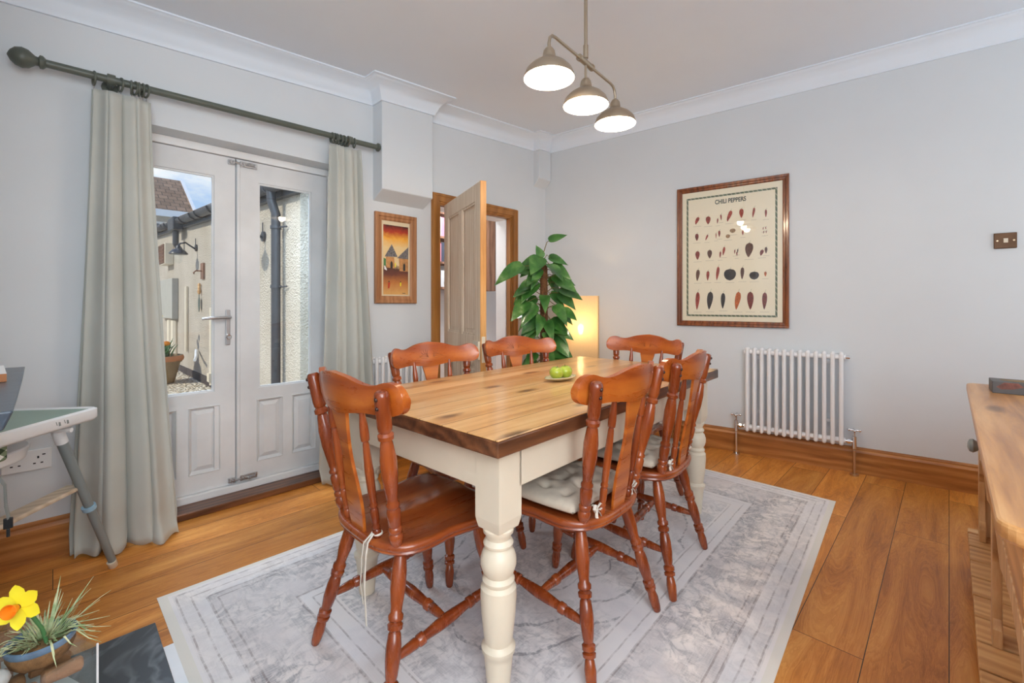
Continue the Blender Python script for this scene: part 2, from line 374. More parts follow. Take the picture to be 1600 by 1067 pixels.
RW, RH = 2.76, 1.76
def mat_rug():
    m = NT('distressed_rug'); uv = m.n('ShaderNodeTexCoord').outputs['UV']
    p = m.n('ShaderNodeSeparateXYZ', {0: uv}); U = m.math('MULTIPLY', p.outputs[0], RW); V = m.math('MULTIPLY', p.outputs[1], RH)
    vv = m.n('ShaderNodeCombineXYZ', {0: U, 1: V}).outputs[0]
    wob = m.math('MULTIPLY', m.math('SUBTRACT', m.noise(vv, 6, 2), .5), .012)
    dx = m.math('MINIMUM', U, m.math('SUBTRACT', RW, U)); dy = m.math('MINIMUM', V, m.math('SUBTRACT', RH, V))
    d = m.math('ADD', m.math('MINIMUM', dx, dy), wob)
    n1 = m.noise(vv, 2.6, 6, .6, .6); n2 = m.noise(vv, 13, 6, .7, 1.5); n3 = m.noise(m.n('ShaderNodeVectorMath', {0: vv, 1: (90, 6, 1)}, operation='MULTIPLY').outputs[0], 2.2, 4, .7)
    n4 = m.noise(m.n('ShaderNodeVectorMath', {0: vv, 1: (6, 90, 1)}, operation='MULTIPLY').outputs[0], 2.2, 4, .7)
    base = m.ramp(n1, [(.3, srgb(216, 211, 213)), (.5, srgb(230, 225, 224)), (.75, srgb(238, 230, 225))])
    # filigree ornament: swirling dark strokes, worn away by patches
    vo = m.n('ShaderNodeTexVoronoi', {'Vector': m.n('ShaderNodeVectorMath', {0: vv, 1: m.n('ShaderNodeVectorMath', {0: m.n('ShaderNodeTexNoise', {'Vector': vv, 'Scale': 9, 'Detail': 3}).outputs['Color'], 1: (.22, .22, 0)}, operation='MULTIPLY').outputs[0]}, operation='ADD').outputs[0], 'Scale': 15}, feature='DISTANCE_TO_EDGE').outputs['Distance']
    sw = m.ramp(vo, [(.02, (1, 1, 1)), (.12, (0, 0, 0))])
    orn = m.math('MULTIPLY', m.math('ADD', m.math('MULTIPLY', sw, .5), m.ramp(n2, [(.44, (0, 0, 0)), (.60, (1, 1, 1))]), clamp=True), m.ramp(n1, [(.38, (.15,) * 3), (.56, (1, 1, 1))]))
    stri = m.ramp(m.math('MULTIPLY', m.math('ADD', n3, n4), .5), [(.40, (.35,) * 3), (.60, (1, 1, 1))])
    dark = m.math('MULTIPLY', orn, stri)
    def band(a, b): return m.math('MULTIPLY', m.math('GREATER_THAN', d, a), m.math('LESS_THAN', d, b))
    field = m.math('GREATER_THAN', d, .47); border = band(.13, .37)
    col = m.mix(m.math('MULTIPLY', m.math('ADD', border, 0), .16), base, srgb(205, 180, 162))
    k = m.math('ADD', m.math('MULTIPLY', border, .85), m.math('ADD', m.math('MULTIPLY', field, .62), m.math('MULTIPLY', band(.04, .13), .30)), clamp=True)
    col = m.mix(m.math('MULTIPLY', dark, k), col, srgb(128, 128, 135))
    for a in (.045, .085, .125, .155, .36, .40, .455):
        ln = band(a, a + .006 if a != .125 else a + .009)
        col = m.mix(m.math('MULTIPLY', m.math('MULTIPLY', ln, m.ramp(n2, [(.38, (.05,) * 3), (.60, (1, 1, 1))])), .5), col, srgb(112, 92, 88))
    # lobed medallion outlines
    cx = m.math('SUBTRACT', U, RW / 2); cy = m.math('SUBTRACT', V, RH / 2)
    ang = m.math('ARCTAN2', cy, cx); rad = m.math('SQRT', m.math('ADD', m.math('MULTIPLY', m.math('MULTIPLY', cx, cx), .36), m.math('MULTIPLY', cy, cy)))
    lob = m.math('ADD', m.math('MULTIPLY', m.math('ABSOLUTE', m.math('SINE', m.math('MULTIPLY', ang, 4))), .045), m.math('MULTIPLY', m.math('SUBTRACT', m.noise(vv, 14, 3), .5), .03))
    rr = m.math('SUBTRACT', rad, lob)
    for r0 in (.20, .33, .42):
        ln = m.math('LESS_THAN', m.math('ABSOLUTE', m.math('SUBTRACT', rr, r0)), .0045)
        col = m.mix(m.math('MULTIPLY', m.math('MULTIPLY', m.math('MULTIPLY', ln, field), m.ramp(n2, [(.40, (.1,) * 3), (.55, (1, 1, 1))])), .6), col, srgb(110, 108, 114))
    edge = m.math('LESS_THAN', m.math('MINIMUM', dx, dy), .028)
    col = m.mix(edge, col, srgb(226, 221, 212))
    m.bsdf(color=col, rough=.9, sheen=.15, normal=m.bump(m.math('ADD', n3, n4), .25, .003))
    return m.mat
MT['rug'] = mat_rug()

def mat_render():
    m = NT('roughcast_render'); v = m.coord(); n = m.noise(v, 34, 5, .75); vo = m.n('ShaderNodeTexVoronoi', {'Vector': v, 'Scale': 60}).outputs['Distance']
    h_ = m.math('ADD', n, m.math('MULTIPLY', vo, .7))
    col = m.ramp(m.noise(v, 1.5, 4), [(.3, (.54, .47, .38)), (.7, (.66, .59, .50))])
    m.bsdf(color=col, rough=.95, normal=m.bump(h_, .9, .03)); return m.mat
MT['render'] = mat_render()
def mat_gravel():
    m = NT('pale_gravel'); v = m.coord(); vo = m.n('ShaderNodeTexVoronoi', {'Vector': v, 'Scale': 26})
    col = m.ramp(m.n('ShaderNodeSeparateColor', {'Color': vo.outputs['Color']}).outputs[0], [(0, (.50, .40, .27)), (.5, (.68, .58, .43)), (1, (.80, .74, .62))])
    m.bsdf(color=col, rough=.9, normal=m.bump(m.math('SUBTRACT', 1, vo.outputs['Distance']), 1, .04)); return m.mat
MT['gravel'] = mat_gravel()
def mat_tiles(name, c1, c2, w_, h_, coord='UV'):
    m = NT(name); uv = m.coord(kind=coord)
    br = m.n('ShaderNodeTexBrick', {'Vector': uv, 'Color1': c1, 'Color2': c2, 'Mortar': tuple(x * .3 for x in c1), 'Scale': 1, 'Mortar Size': .02, 'Mortar Smooth': .6, 'Brick Width': w_, 'Row Height': h_, 'Bias': 0})
    m.bsdf(color=br.outputs['Color'], rough=.85, normal=m.bump(br.outputs['Fac'], -.6, .03)); return m.mat
MT['tiles'] = mat_tiles('concrete_roof_tiles', (.20, .12, .07), (.32, .20, .125), .34, .33)
MT['slates'] = mat_tiles('slate_roof', (.13, .11, .095), (.24, .20, .17), .3, .24)
def mat_gingham():
    m = NT('green_gingham'); v = m.coord((1, 1, 1), rot=(0, R(40), 0)); s_ = m.n('ShaderNodeSeparateXYZ', {0: v})
    a = m.math('GREATER_THAN', m.math('FRACT', m.math('MULTIPLY', s_.outputs[0], 38)), .5); b = m.math('GREATER_THAN', m.math('FRACT', m.math('MULTIPLY', s_.outputs[2], 38)), .5)
    col = m.ramp(m.math('MULTIPLY', m.math('ADD', a, b), .5), [(.0, (.75, .75, .70)), (.5, (.20, .25, .15)), (1, (.035, .06, .03))])
    m.bsdf(color=col, rough=.9); return m.mat
MT['gingham'] = mat_gingham()
def mat_leaf():
    m = NT('pothos_leaf'); v = m.coord(); f = m.noise(v, 9, 4)
    col = m.ramp(f, [(.3, (.022, .085, .018)), (.52, (.05, .17, .03)), (.66, (.13, .28, .07)), (.74, (.42, .50, .28))])
    m.bsdf(color=col, rough=.28, coat=.3); return m.mat
MT['leaf'] = mat_leaf()
def mat_variegated():
    m = NT('spider_plant_leaf'); v = m.coord(); f = m.noise(v, 30, 3)
    m.bsdf(color=m.ramp(f, [(.35, (.22, .34, .14)), (.5, (.50, .58, .34)), (.7, (.72, .66, .42))]), rough=.5); return m.mat
MT['spider'] = mat_variegated()

# ------------------------------------------------------------------ room shell
YA = 2.81            # wall with the french doors
BX, BY, BRZ = 3.514, 1.564, R(-82.2)     # a foot point of the poster wall and its turn
bt = Vector((math.cos(BRZ), math.sin(BRZ), 0)); bo = Vector((-math.sin(BRZ), math.cos(BRZ), 0))
def Bp(t, o, z=0): return Vector((BX, BY, 0)) + bt * t + bo * o + Vector((0, 0, z))
def cz(x, y=0): return 2.483 + .058 * x
m = M()
m.box((-.75, -1.2, -.1), (4.3, 2.97, 0)); struct(m.build('floor', MT['floor']))
m = M(); m.box((1.85, 2.971, -.1), (4.2, 4.3, -.001)); struct(m.build('floor_hall', MT['floor']))
m = M(); c = [(-.8, -1.3), (4.3, -1.3), (4.3, 2.9), (-.8, 2.9)]
m.hexa([(x, y, cz(x)) for x, y in c] + [(x, y, cz(x) + .12) for x, y in c]); struct(m.build('ceiling', MT['ceil']))
m = M(); H = 2.85
FX0, FX1, FZ = .165, 1.31, 1.985
DX0, DX1, DZ = 2.075, 2.865, 1.875
for a, b in (((-.9, YA, 0), (FX0, YA + .26, H)), ((FX0, YA, FZ), (FX1, YA + .26, H)), ((FX1, YA, 0), (DX0, YA + .15, H)), ((DX0, YA, DZ), (DX1, YA + .15, H)), ((DX1, YA, 0), (3.6, YA + .15, H)), ((FX1, YA + .15, 0), (FX1 + .2, YA + .26, H))):
    m.box(a, b)
struct(m.build('wall_left', MT['wall']))
m = M(); p = [Bp(-1.5, 0), Bp(2.9, 0), Bp(2.9, .15), Bp(-1.5, .15)]
m.hexa(p + [q + Vector((0, 0, H)) for q in p]); struct(m.build('wall_right', MT['wall']))
m = M(); m.box((-.9, -1.3, 0), (4.3, -1.2, H)); struct(m.build('wall_back', MT['wall']))
m = M(); m.box((-.9, -1.3, 0), (-.75, YA, H)); struct(m.build('wall_side', MT['wall']))
m = M(); m.box((-.749, 1.02, 0), (-.26, 1.98, H)); struct(m.build('wall_chimney', MT['wall']))
# high boxing with chamfered foot above the small picture
m = M(); x0, x1, yf = 1.524, 1.932, 2.69
m.hexa([(x0, yf, 1.868), (x1, yf, 1.868), (x1, YA + .01, 1.80), (x0, YA + .01, 1.80), (x0, yf, 2.7), (x1, yf, 2.7), (x1, YA + .01, 2.7), (x0, YA + .01, 2.7)])
struct(m.build('trim_1', MT['wall'], bevel=.006))
m = M(); m.hexa([(3.17, 2.74, 2.28), (3.345, 2.74, 2.28), (3.345, YA + .01, 2.2), (3.17, YA + .01, 2.2), (3.17, 2.74, 2.75), (3.345, 2.74, 2.75), (3.34, YA + .01, 2.75), (3.17, YA + .01, 2.75)])
struct(m.build('trim_2', MT['wall'], bevel=.006))
# cove cornice
def cornice(name, path, inward):
    """path: wall points (x,y) ; inward: matching inward unit vectors (mitre-scaled)"""
    prof = [(0, -.125), (.012, -.125), (.014, -.108), (.022, -.098), (.034, -.068), (.056, -.040), (.084, -.022), (.100, -.016), (.104, -.010), (.120, -.008), (.120, .03), (0, .03)]
    m = M(); vs = []; n = len(prof)
    for (x, y), (ix, iy) in zip(path, inward):
        for o_, dz in prof: X = x + ix * o_; Y = y + iy * o_; vs.append((X, Y, cz(X) + dz))
    fs = []
    for i in range(len(path) - 1):
        for j in range(n): fs.append((i * n + j, i * n + (j + 1) % n, (i + 1) * n + (j + 1) % n, (i + 1) * n + j))
    fs += [tuple(range(n)), tuple((len(path) - 1) * n + j for j in range(n))]
    m.add(vs, fs); return struct(m.build(name, MT['ceil'], smooth=50))
cornice('trim_3', [(-.74, YA), (x0, YA), (x0, yf), (x1, yf), (x1, YA), (3.17, YA), (3.17, 2.74), (3.342, 2.74)], [(0, -1), (-1, -1), (-1, -1), (1, -1), (1, -1), (-1, -1), (-1, -1), (-1, -1)])
e0 = Bp(-1.2, 0); e1 = Bp(2.8, 0)
cornice('trim_4', [(e0.x, e0.y), (e1.x, e1.y)], [(-bo.x, -bo.y)] * 2)
# skirting boards
def skirting(name, length, loc, rz):
    m = M(); m.prism([(0, 0), (-.022, 0), (-.022, .135), (-.014, .150), (-.014, .158), (-.005, .168), (0, .168)], lambda y, z: (0, y, z), lambda y, z: (length, y, z))
    return struct(m.build(name, MT['skirt'], loc=loc, rot=(0, 0, rz)))
skirting('baseboard_left', .915, (-.75, YA, 0), 0)
skirting('baseboard_middle', DX0 - .07 - FX1, (FX1, YA, 0), 0)
skirting('baseboard_corner', .39, (DX1 + .07, YA, 0), 0)
b0 = Bp(-1.2, 0); skirting('baseboard_right', 4.0, b0, BRZ)

# ------------------------------------------------------------------ french doors
m = M()
m.box((FX0, 2.945, .0), (FX0 + .04, 3.02, FZ)); m.box((FX1 - .04, 2.945, 0), (FX1, 3.02, FZ)); m.box((FX0, 2.94, FZ - .042), (FX1, 3.02, FZ)); m.box((FX0, 2.93, .022), (FX1, 3.03, .062))
struct(m.build('trim_5', MT['white'], bevel=.004))
m = M(); m.box((FX0, 2.79, 0), (FX1, 3.05, .022)); m.box((FX0 - .01, 2.775, 0), (FX1 + .01, 2.80, .034)); struct(m.build('trim_6', MT['tableedge'], bevel=.004))
def french_leaf(name, xa, xb, g, panels, mull):
    z0, z1, ya, yb = .064, 1.940, 2.955, 3.0
    m = M()
    m.box((xa, ya, z0), (g[0], yb, z1)); m.box((g[1], ya, z0), (xb, yb, z1))
    m.box((g[0], ya, g[3]), (g[1], yb, z1)); m.box((g[0], ya, .525), (g[1], yb, g[2])); m.box((g[0], ya, z0), (g[1], yb, .17))
    m.box((mull[0], ya, .17), (mull[1], yb, .525))
    for i in range(4):   # glazing bead
        t = .010
        q = [((g[0], g[2]), (g[1], g[2] + t)), ((g[0], g[3] - t), (g[1], g[3])), ((g[0], g[2] + t), (g[0] + t, g[3] - t)), ((g[1] - t, g[2] + t), (g[1], g[3] - t))][i]
        m.box((q[0][0], ya + .008, q[0][1]), (q[1][0], ya + .02, q[1][1]))
    # raised panels stay in the leaf's own mesh
    for a, b in panels:
        m.box((a, ya + .017, .17), (b, yb - .01, .525))
        o = [(a + .012, .182), (b - .012, .182), (b - .012, .513), (a + .012, .513)]; i_ = [(a + .034, .204), (b - .034, .204), (b - .034, .491), (a + .034, .491)]
        vs = [(x, ya + .017, z) for x, z in o] + [(x, ya + .004, z) for x, z in i_]
        m.add(vs, [(4, 5, 6, 7)] + [(k, (k + 1) % 4, 4 + (k + 1) % 4, 4 + k) for k in range(4)])
        f_ = [(a - .004, .166), (b + .004, .166), (b + .004, .529), (a - .004, .529)]
        vs = [(x, ya - .006, z) for x, z in f_] + [(x, ya + .014, z) for x, z in [(a + .010, .180), (b - .010, .180), (b - .010, .515), (a + .010, .515)]] + [(x, ya, z) for x, z in [(a - .008, .162), (b + .008, .162), (b + .008, .533), (a - .008, .533)]]
        m.add(vs, [(k, (k + 1) % 4, 4 + (k + 1) % 4, 4 + k) for k in range(4)] + [(8 + k, 8 + (k + 1) % 4, (k + 1) % 4, k) for k in range(4)])
    leaf = struct(m.build(name, MT['doorwhite']))
    gm = M(); gm.box((g[0] - .003, ya + .024, g[2] - .003), (g[1] + .003, ya + .030, g[3] + .003)); gm.build('glass_pane', MT['glass'], leaf)
    return leaf
d1 = french_leaf('door_1', .207, .736, (.310, .634, .608, 1.822), [(.318, .455), (.520, .655)], (.455, .520))
d1['label'] = 'left white part-glazed french door with the lever handle'
d2 = french_leaf('door_2', .741, 1.268, (.858, 1.168, .600, 1.824), [(.856, .988), (1.055, 1.190)], (.988, 1.055))
d2['label'] = 'right white part-glazed french door behind the right curtain'
# cover strip on the meeting edge
m = M(); m.box((.742, 2.943, .07), (.760, 2.956, 1.935)); m.build('cover_strip', MT['doorwhite'], d2, bevel=.004)
# handle
m = M(); m.box((.688, 2.946, .866), (.710, 2.956, 1.068)); h_ = m.build('handle_plate', MT['steel'], d1, bevel=.003)
m = M(); m.tube([(.699, 2.95, 1.025), (.699, 2.905, 1.025), (.690, 2.900, 1.025), (.60, 2.898, 1.022), (.565, 2.900, 1.018)], [.009, .009, .009, .008, .007], 10); m.build('lever_handle', MT['steel'], d1, smooth=40)
m = M(); m.tube([(.699, 2.945, .925), (.699, 2.930, .925)], .006, 8); m.tube([(.699 + .012 * math.cos(a), 2.928, .913 + .012 * math.sin(a)) for a in [i * PI / 5 for i in range(10)]], .0022, 6, closed=True); m.build('key', MT['chrome'], d1)
def bolt(z, par):
    m = M(); m.box((.700, 2.944, z - .013), (.733, 2.956, z + .013)); m.box((.748, 2.944, z - .015), (.850, 2.950, z + .015))
    m.tube([(.703, 2.938, z), (.842, 2.938, z)], .006, 10)
    for x in (.708, .722, .757, .775, .835): m.box((x, 2.930, z - .011), (x + .007, 2.950, z + .011))
    m.tube([(.80, 2.938, z), (.80, 2.918, z)], .005, 8); m.sphere((.80, 2.916, z), .008, 10, 6)
    m.build('bolt', MT['steel'], par, bevel=.001)
bolt(1.914, d2); bolt(.088, d2)

# ------------------------------------------------------------------ open pine door, architrave and hall
m = M(); yo = YA - .022
def arch_profile(side):
    for a, b, y in ((0, .075, .014), (.012, .066, .022), (.052, .070, .026)): yield a, b, y
for a, b, y in arch_profile(0):
    m.box((DX0 - b, YA - y, 0), (DX0 - a, YA, DZ + b)); m.box((DX1 + a, YA - y, 0), (DX1 + b, YA, DZ + b)); m.box((DX0 - a, YA - y, DZ + a), (DX1 + a, YA, DZ + b))
m.box((DX0, YA - .004, 0), (DX0 + .012, YA + .045, DZ)); m.box((DX1 - .012, YA - .004, 0), (DX1, YA + .045, DZ)); m.box((DX0, YA - .004, DZ - .012), (DX1, YA + .045, DZ))
struct(m.build('trim_7', MT['arch'], bevel=.003))
m = M(); m.box((DX0, YA + .0455, 0), (DX0 + .02, YA + .17, DZ)); m.box((DX1 - .02, YA + .0455, 0), (DX1, YA + .17, DZ)); m.box((DX0, YA + .0455, DZ - .02), (DX1, YA + .17, DZ)); struct(m.build('trim_10', MT['white'], bevel=.002))
D3 = bpy.data.objects.new('door_3', None); COL.objects.link(D3); D3.location = (2.098, 2.775, 0); D3.rotation_euler = (0, 0, math.atan2(-.935, -.354)); D3['kind'] = 'structure'
D3['label'] = 'stripped pine panelled door standing open into the room'
W3, H3, T3 = .775, 1.855, .038
m = M(); st = .098; zs = (.02, .21, .72, .90, 1.745, H3); mid = (W3 / 2 - .038, W3 / 2 + .038)
m.box((0, 0, .02), (st, T3, H3)); m.box((W3 - st, 0, .02), (W3, T3, H3))
m.box((st, 0, .02), (W3 - st, T3, .21)); m.box((st, 0, .72), (W3 - st, T3, .90)); m.box((st, 0, 1.745), (W3 - st, T3, H3))
m.box((mid[0], 0, .21), (mid[1], T3, .72)); m.box((mid[0], 0, .90), (mid[1], T3, 1.745))
m.build('door_frame', MT['pinedoor'], D3, bevel=.003)
m = M()
for xa, xb in ((st, mid[0]), (mid[1], W3 - st)):
    for za, zb in ((.21, .72), (.90, 1.745)):
        m.box((xa, .015, za), (xb, T3 - .015, zb))
        for y0_, y1_ in ((.004, .012), (T3 - .012, T3 - .004)):
            for a, b in (((xa, za), (xa + .014, zb)), ((xb - .014, za), (xb, zb)), ((xa, za), (xb, za + .014)), ((xa, zb - .014), (xb, zb))):
                m.box((a[0], y0_, a[1]), (b[0], y1_, b[1]))
        m.box((xa + .038, .011, za + .038), (xb - .038, T3 - .011, zb - .038))
m.build('door_panels', MT['pinedoor'], D3, bevel=.003)
m = M(); m.box((W3 - .0005, 0, .02), (W3 + .003, T3, H3)); m.build('edge_lipping', wood('varnished_edge', (.42, .19, .05), (.60, .30, .09), (.72, .40, .15), 'z', .4), D3)
m = M(); m.box((W3 + .002, .008, .74), (W3 + .004, .032, .90)); m.box((W3 - .10, -.014, .76), (W3 - .002, 0, .87)); m.box((W3 - .03, -.022, .79), (W3 - .012, -.012, .84)); m.build('rim_lock', MT['cream'], D3, bevel=.002)
m = M(); m.lathe((W3 - .07, 0, .81), (W3 - .07, -.065, .81), [(0, .012), (.4, .010), (.6, .022), (.85, .024), (1, .012)], 14); m.build('door_knob', MT['copper'], D3, smooth=40)
# hall
m = M(); m.box((1.85, 4.1, 0), (4.2, 4.2, 2.5)); struct(m.build('wall_hall', MT['wall']))
m = M(); m.box((1.75, 2.965, 0), (1.85, 4.2, 2.5)); struct(m.build('wall_hallside', MT['wall']))
m = M(); m.box((4.1, 2.965, 0), (4.2, 4.1, 2.5)); m.box((3.6, 2.81, 0), (4.2, 2.965, 2.5)); struct(m.build('wall_hallend', MT['wall']))
m = M(); m.box((1.75, 2.965, 2.5), (4.2, 4.2, 2.6)); struct(m.build('ceiling_hall', MT['ceil']))
m = M(); m.box((3.08, 3.00, 0), (3.20, 3.10, 2.05)); m.box((1.85, 3.0, 2.0), (3.20, 3.10, 2.08)); struct(m.build('trim_8', MT['white'], bevel=.004))
# hall shelf unit
sh = thing('wall_shelves', 'brown wooden shelf unit seen through the open doorway', 'shelf', (0, 0, 0))
m = M(); m.box((3.50, 3.80, 1.25), (3.62, 4.09, 2.08)); m.build('side_panel', MT['brownwood'], sh, bevel=.003)
for z in (1.26, 1.53, 1.80, 2.06):
    m = M(); m.box((2.55, 3.86, z), (3.50, 4.09, z + .022)); m.build('shelf', MT['brownwood'], sh)
bc = [(.35, .03, .05), (.05, .06, .09), (.65, .68, .72), (.55, .55, .60), (.10, .10, .10), (.70, .25, .35)]
bms = [plain('book_cover_%d' % i, c_, .5) for i, c_ in enumerate(bc)]
rb = random.Random(3)
cn = ['dark red', 'navy blue', 'white', 'grey', 'black', 'pink']
for zi, z in enumerate((1.282, 1.552, 1.822)):
    for x0s, cols, side in ((3.495, (5, 0, 2, 4, 3, 1), 'right'), (2.94, (2, 1, 5, 3, 0), 'left')):
        x = x0s; cols = cols[zi:] + cols[:zi]
        for k in cols[:5]:
            wd = rb.uniform(.024, .045); hh = rb.uniform(.15, .21); x -= wd + .003
            m = M(); m.box((x, 3.88, z), (x + wd, 4.04, z + hh)); o = m.build('book', bms[k], bevel=.002)
            tag(o, '%s book at the %s of the %s shelf beyond the doorway' % (cn[k], side, ('bottom', 'middle', 'top')[zi]), 'book', 'books on the %s hall shelf' % ('bottom', 'middle', 'top')[zi])
m = M(); b0_ = [(2.45, 3.30), (2.50, 3.285), (2.80, 3.285), (2.86, 3.30)]
ib = thing('ironing_board', 'tall tapering board with an orange-red edge leaning in the hall', 'ironing board', (2.585, 3.2, 0), R(20))
m = M(); m.prism([(-.02, 0), (.20, 0), (.21, .5), (.17, 1.0), (.12, 1.25), (.06, 1.37), (.0, 1.30)], lambda x, z: (x, .01 + (1.4 - z) * -.1 + .14, z), lambda x, z: (x, .03 + (1.4 - z) * -.1 + .14, z)); m.build('board', MT['palewood'], ib)
m = M(); m.prism([(.20, .4), (.212, .5), (.175, 1.0), (.125, 1.25), (.063, 1.375), (.04, 1.33), (.10, 1.15), (.15, .9)], lambda x, z: (x, .004 + (1.4 - z) * -.1 + .14, z), lambda x, z: (x, .009 + (1.4 - z) * -.1 + .14, z)); m.build('cover_edge', plain('orange_red_cloth', (.45, .08, .02), .7), ib)

# ------------------------------------------------------------------ outside
m = M(); m.box((-14, 3.03, -.3), (1.6, 34, -.1)); m.box((1.6, 16, -.3), (14, 34, -.1)); struct(m.build('ground', MT['gravel']))
ob = thing('outbuilding', 'white roughcast outbuilding along the gravel path outside', 'building', (1.6, 4.3, 0))
def gz(y): return 2.20 + (y - 4.3) * .055
m = M(); m.hexa([(0, 0, -.1), (1.9, 0, -.1), (1.9, 8.5, -.1), (0, 8.5, -.1), (0, 0, gz(4.3) - .05), (1.9, 0, gz(4.3)), (1.9, 8.5, gz(12.8)), (0, 8.5, gz(12.8) - .05)]); m.build('wall', MT['render'], ob)
m = M(); m.hexa([(-.015, 0, -.1), (0, 0, -.1), (0, 8.5, -.1), (-.015, 8.5, -.1), (-.015, 0, .06), (0, 0, .06), (0, 8.5, -.02), (-.015, 8.5, -.02)]); m.build('plinth', plain('tarred_plinth', (.06, .05, .05), .8, var=.4, bump=.6), ob)
m = M(); m.hexa([(-.06, -.15, gz(4.15) - .08), (.0, -.15, gz(4.15) - .08), (0, 8.5, gz(12.8) - .08), (-.06, 8.5, gz(12.8) - .08), (-.06, -.15, gz(4.15) + .08), (.0, -.15, gz(4.15) + .08), (0, 8.5, gz(12.8) + .08), (-.06, 8.5, gz(12.8) + .08)]); m.build('fascia', MT['darkmetal'], ob)
r = M(); r.hexa([(-.12, -.2, gz(4.1) + .05), (1.6, -.2, gz(4.1) + 1.05), (1.6, 8.6, gz(12.9) + 1.05), (-.12, 8.6, gz(12.9) + .05), (-.12, -.2, gz(4.1) + .10), (1.6, -.2, gz(4.1) + 1.10), (1.6, 8.6, gz(12.9) + 1.10), (-.12, 8.6, gz(12.9) + .10)])
ro = r.build('roof', MT['slates'], ob)
m = M(); m.tube([(1.6, -.2, gz(4.1) + 1.12), (1.6, 8.6, gz(12.9) + 1.12)], .07, 8); m.build('ridge_tiles', MT['terra'], ob)
def uvbox(o, f):
    me = o.data; uvl = me.uv_layers.new(name='uv')
    for lp in me.loops: uvl.data[lp.index].uv = f(me.vertices[lp.vertex_index].co)
uvbox(ro, lambda c: (c.y, c.x))
def gutter(y0_, y1_):
    m = M(); n = 8; vs = []; pts = []
    for y in (y0_, y1_):
        for j in range(n + 1):
            a = PI * j / n; vs.append((-.12 - .075 * math.cos(a), y, gz(y + 4.3) + .04 - .075 * math.sin(a)))
    m.add(vs, [(j, j + 1, n + 2 + j, n + 1 + j) for j in range(n)])
    o = m.build('gutter', MT['darkmetal'], ob, smooth=60, solid=.006)
    k = 0; y = y0_ + .25
    while y < y1_:
        m = M(); m.tube([(-.12 - .085 * math.cos(PI * j / 8), y, gz(y + 4.3) + .04 - .085 * math.sin(PI * j / 8)) for j in range(9)] + [(-.02, y, gz(y + 4.3) + .06)], .010, 6); m.build('gutter_bracket', MT['darkmetal'], ob, smooth=50); y += .75 if k % 2 else .35; k += 1
gutter(-.15, 4.9); gutter(5.6, 8.5)
m = M(); m.box((-.2, 5.0, gz(9.3) - .12), (-.05, 5.5, gz(9.3) + .10)); m.tube([(-.12, 5.25, gz(9.5) - .1), (-.12, 5.25, gz(9.5) - .35), (-.05, 5.3, gz(9.5) - .45)], .05, 8); m.build('hopper', MT['darkmetal'], ob, bevel=.02)
m = M(); m.tube([(-.12, .42, gz(4.72) - .02), (-.115, .42, gz(4.72) - .12), (-.075, .42, gz(4.72) - .24), (-.075, .42, -.1)], .042, 14)
for z in (1.27, .3, 1.85): m.tube([(-.075, .42, z - .015), (-.075, .42, z + .015)], .05, 14); m.tube([(-.075, .42, z), (-.02, .28, z)], .008, 6)
m.build('downpipe', MT['darkmetal'], ob, smooth=40)
for (y, zt, zb) in ((3.2, 1.05, -.05), (4.9, 1.4, .3), (5.9, .8, -.1), (6.3, .8, -.1)):
    m = M(); m.tube([(-.03, y, zt), (-.03, y, zb)], .022 if y < 5.5 else .06, 8)
    if y == 3.2: m.box((-.07, y - .06, .0), (-.01, y + .06, .12))
    m.build('pipe', MT['cream'], ob, smooth=40)
m = M(); m.box((-.1, 5.75, .83), (0, 7.2, 1.57)); tag(m.build('meter_cabinet', plain('pale_cabinet', (.40, .385, .34), .6), loc=(1.6, 4.3, 0), bevel=.01), 'pale grey utility cabinet fixed to the outbuilding wall', 'cabinet')
vt = thing('wall_vent', 'square slatted vent box on the outbuilding below the eaves', 'vent', (1.6, 10.9, 2.05))
m = M(); m.box((-.14, -.4, -.2), (0, .2, .2)); m.build('body', MT['cream'], vt, bevel=.01)
m = M()
for k in range(6): m.box((-.16, -.36 + k * .1, -.18), (-.14, -.33 + k * .1, .18)); m.box((-.16, -.38, -.17 + k * .065), (-.141, .18, -.155 + k * .065))
m.build('grille', MT['brownwood'], vt)
def lantern(y, z, label):
    t = thing('wall_lantern', label, 'outdoor light', (1.6, y, z), 0, 'outdoor lanterns')
    m = M(); m.tube([(0, 0, 0), (-.025, 0, 0)], .055, 14); m.build('back_plate', MT['darkmetal'], t, smooth=40)
    m = M(); m.tube([(-.02, 0, .05), (-.02, 0, .15)], .006, 6); m.tube([(-.02, 0, -.02), (-.08, 0, .02), (-.15, 0, .07), (-.22, 0, .05), (-.24, 0, .0)], .013, 8); m.build('arm', MT['darkmetal'], t, smooth=50)
    m = M(); m.lathe((-.24, 0, .03), (-.24, 0, -.12), [(0, .01), (.15, .03), (.4, .035), (.5, .075), (.85, .12), (.95, .125), (1, .118)], 18); m.build('shade', MT['darkmetal'], t, smooth=40)
    m = M(); m.lathe((-.24, 0, -.11), (-.24, 0, -.26), [(0, .055), (.5, .055), (.85, .04), (1, .01)], 14); m.build('glass_jar', MT['glass'], t, smooth=40)
lantern(8.55, 1.99, 'black wall lantern beneath the gutter, seen through the left door pane')
lantern(5.30, 1.83, 'black wall lantern next to the downpipe, seen through the right door pane')
m = M(); m.box((-.025, -.09, -.12), (0, .09, .12)); m.tube([(-.02, 0, 0), (-.10, 0, 0), (-.13, 0, -.03), (-.12, 0, -.05)], .012, 6); tag(m.build('wall_hook', MT['brownwood'], loc=(1.6, 8.1, 1.60)), 'small dark hook plate on the outbuilding wall above the trowel', 'hook')
tr = thing('garden_trowel', 'garden trowel with a wooden handle hanging on the outbuilding wall', 'trowel', (1.57, 8.25, 1.42))
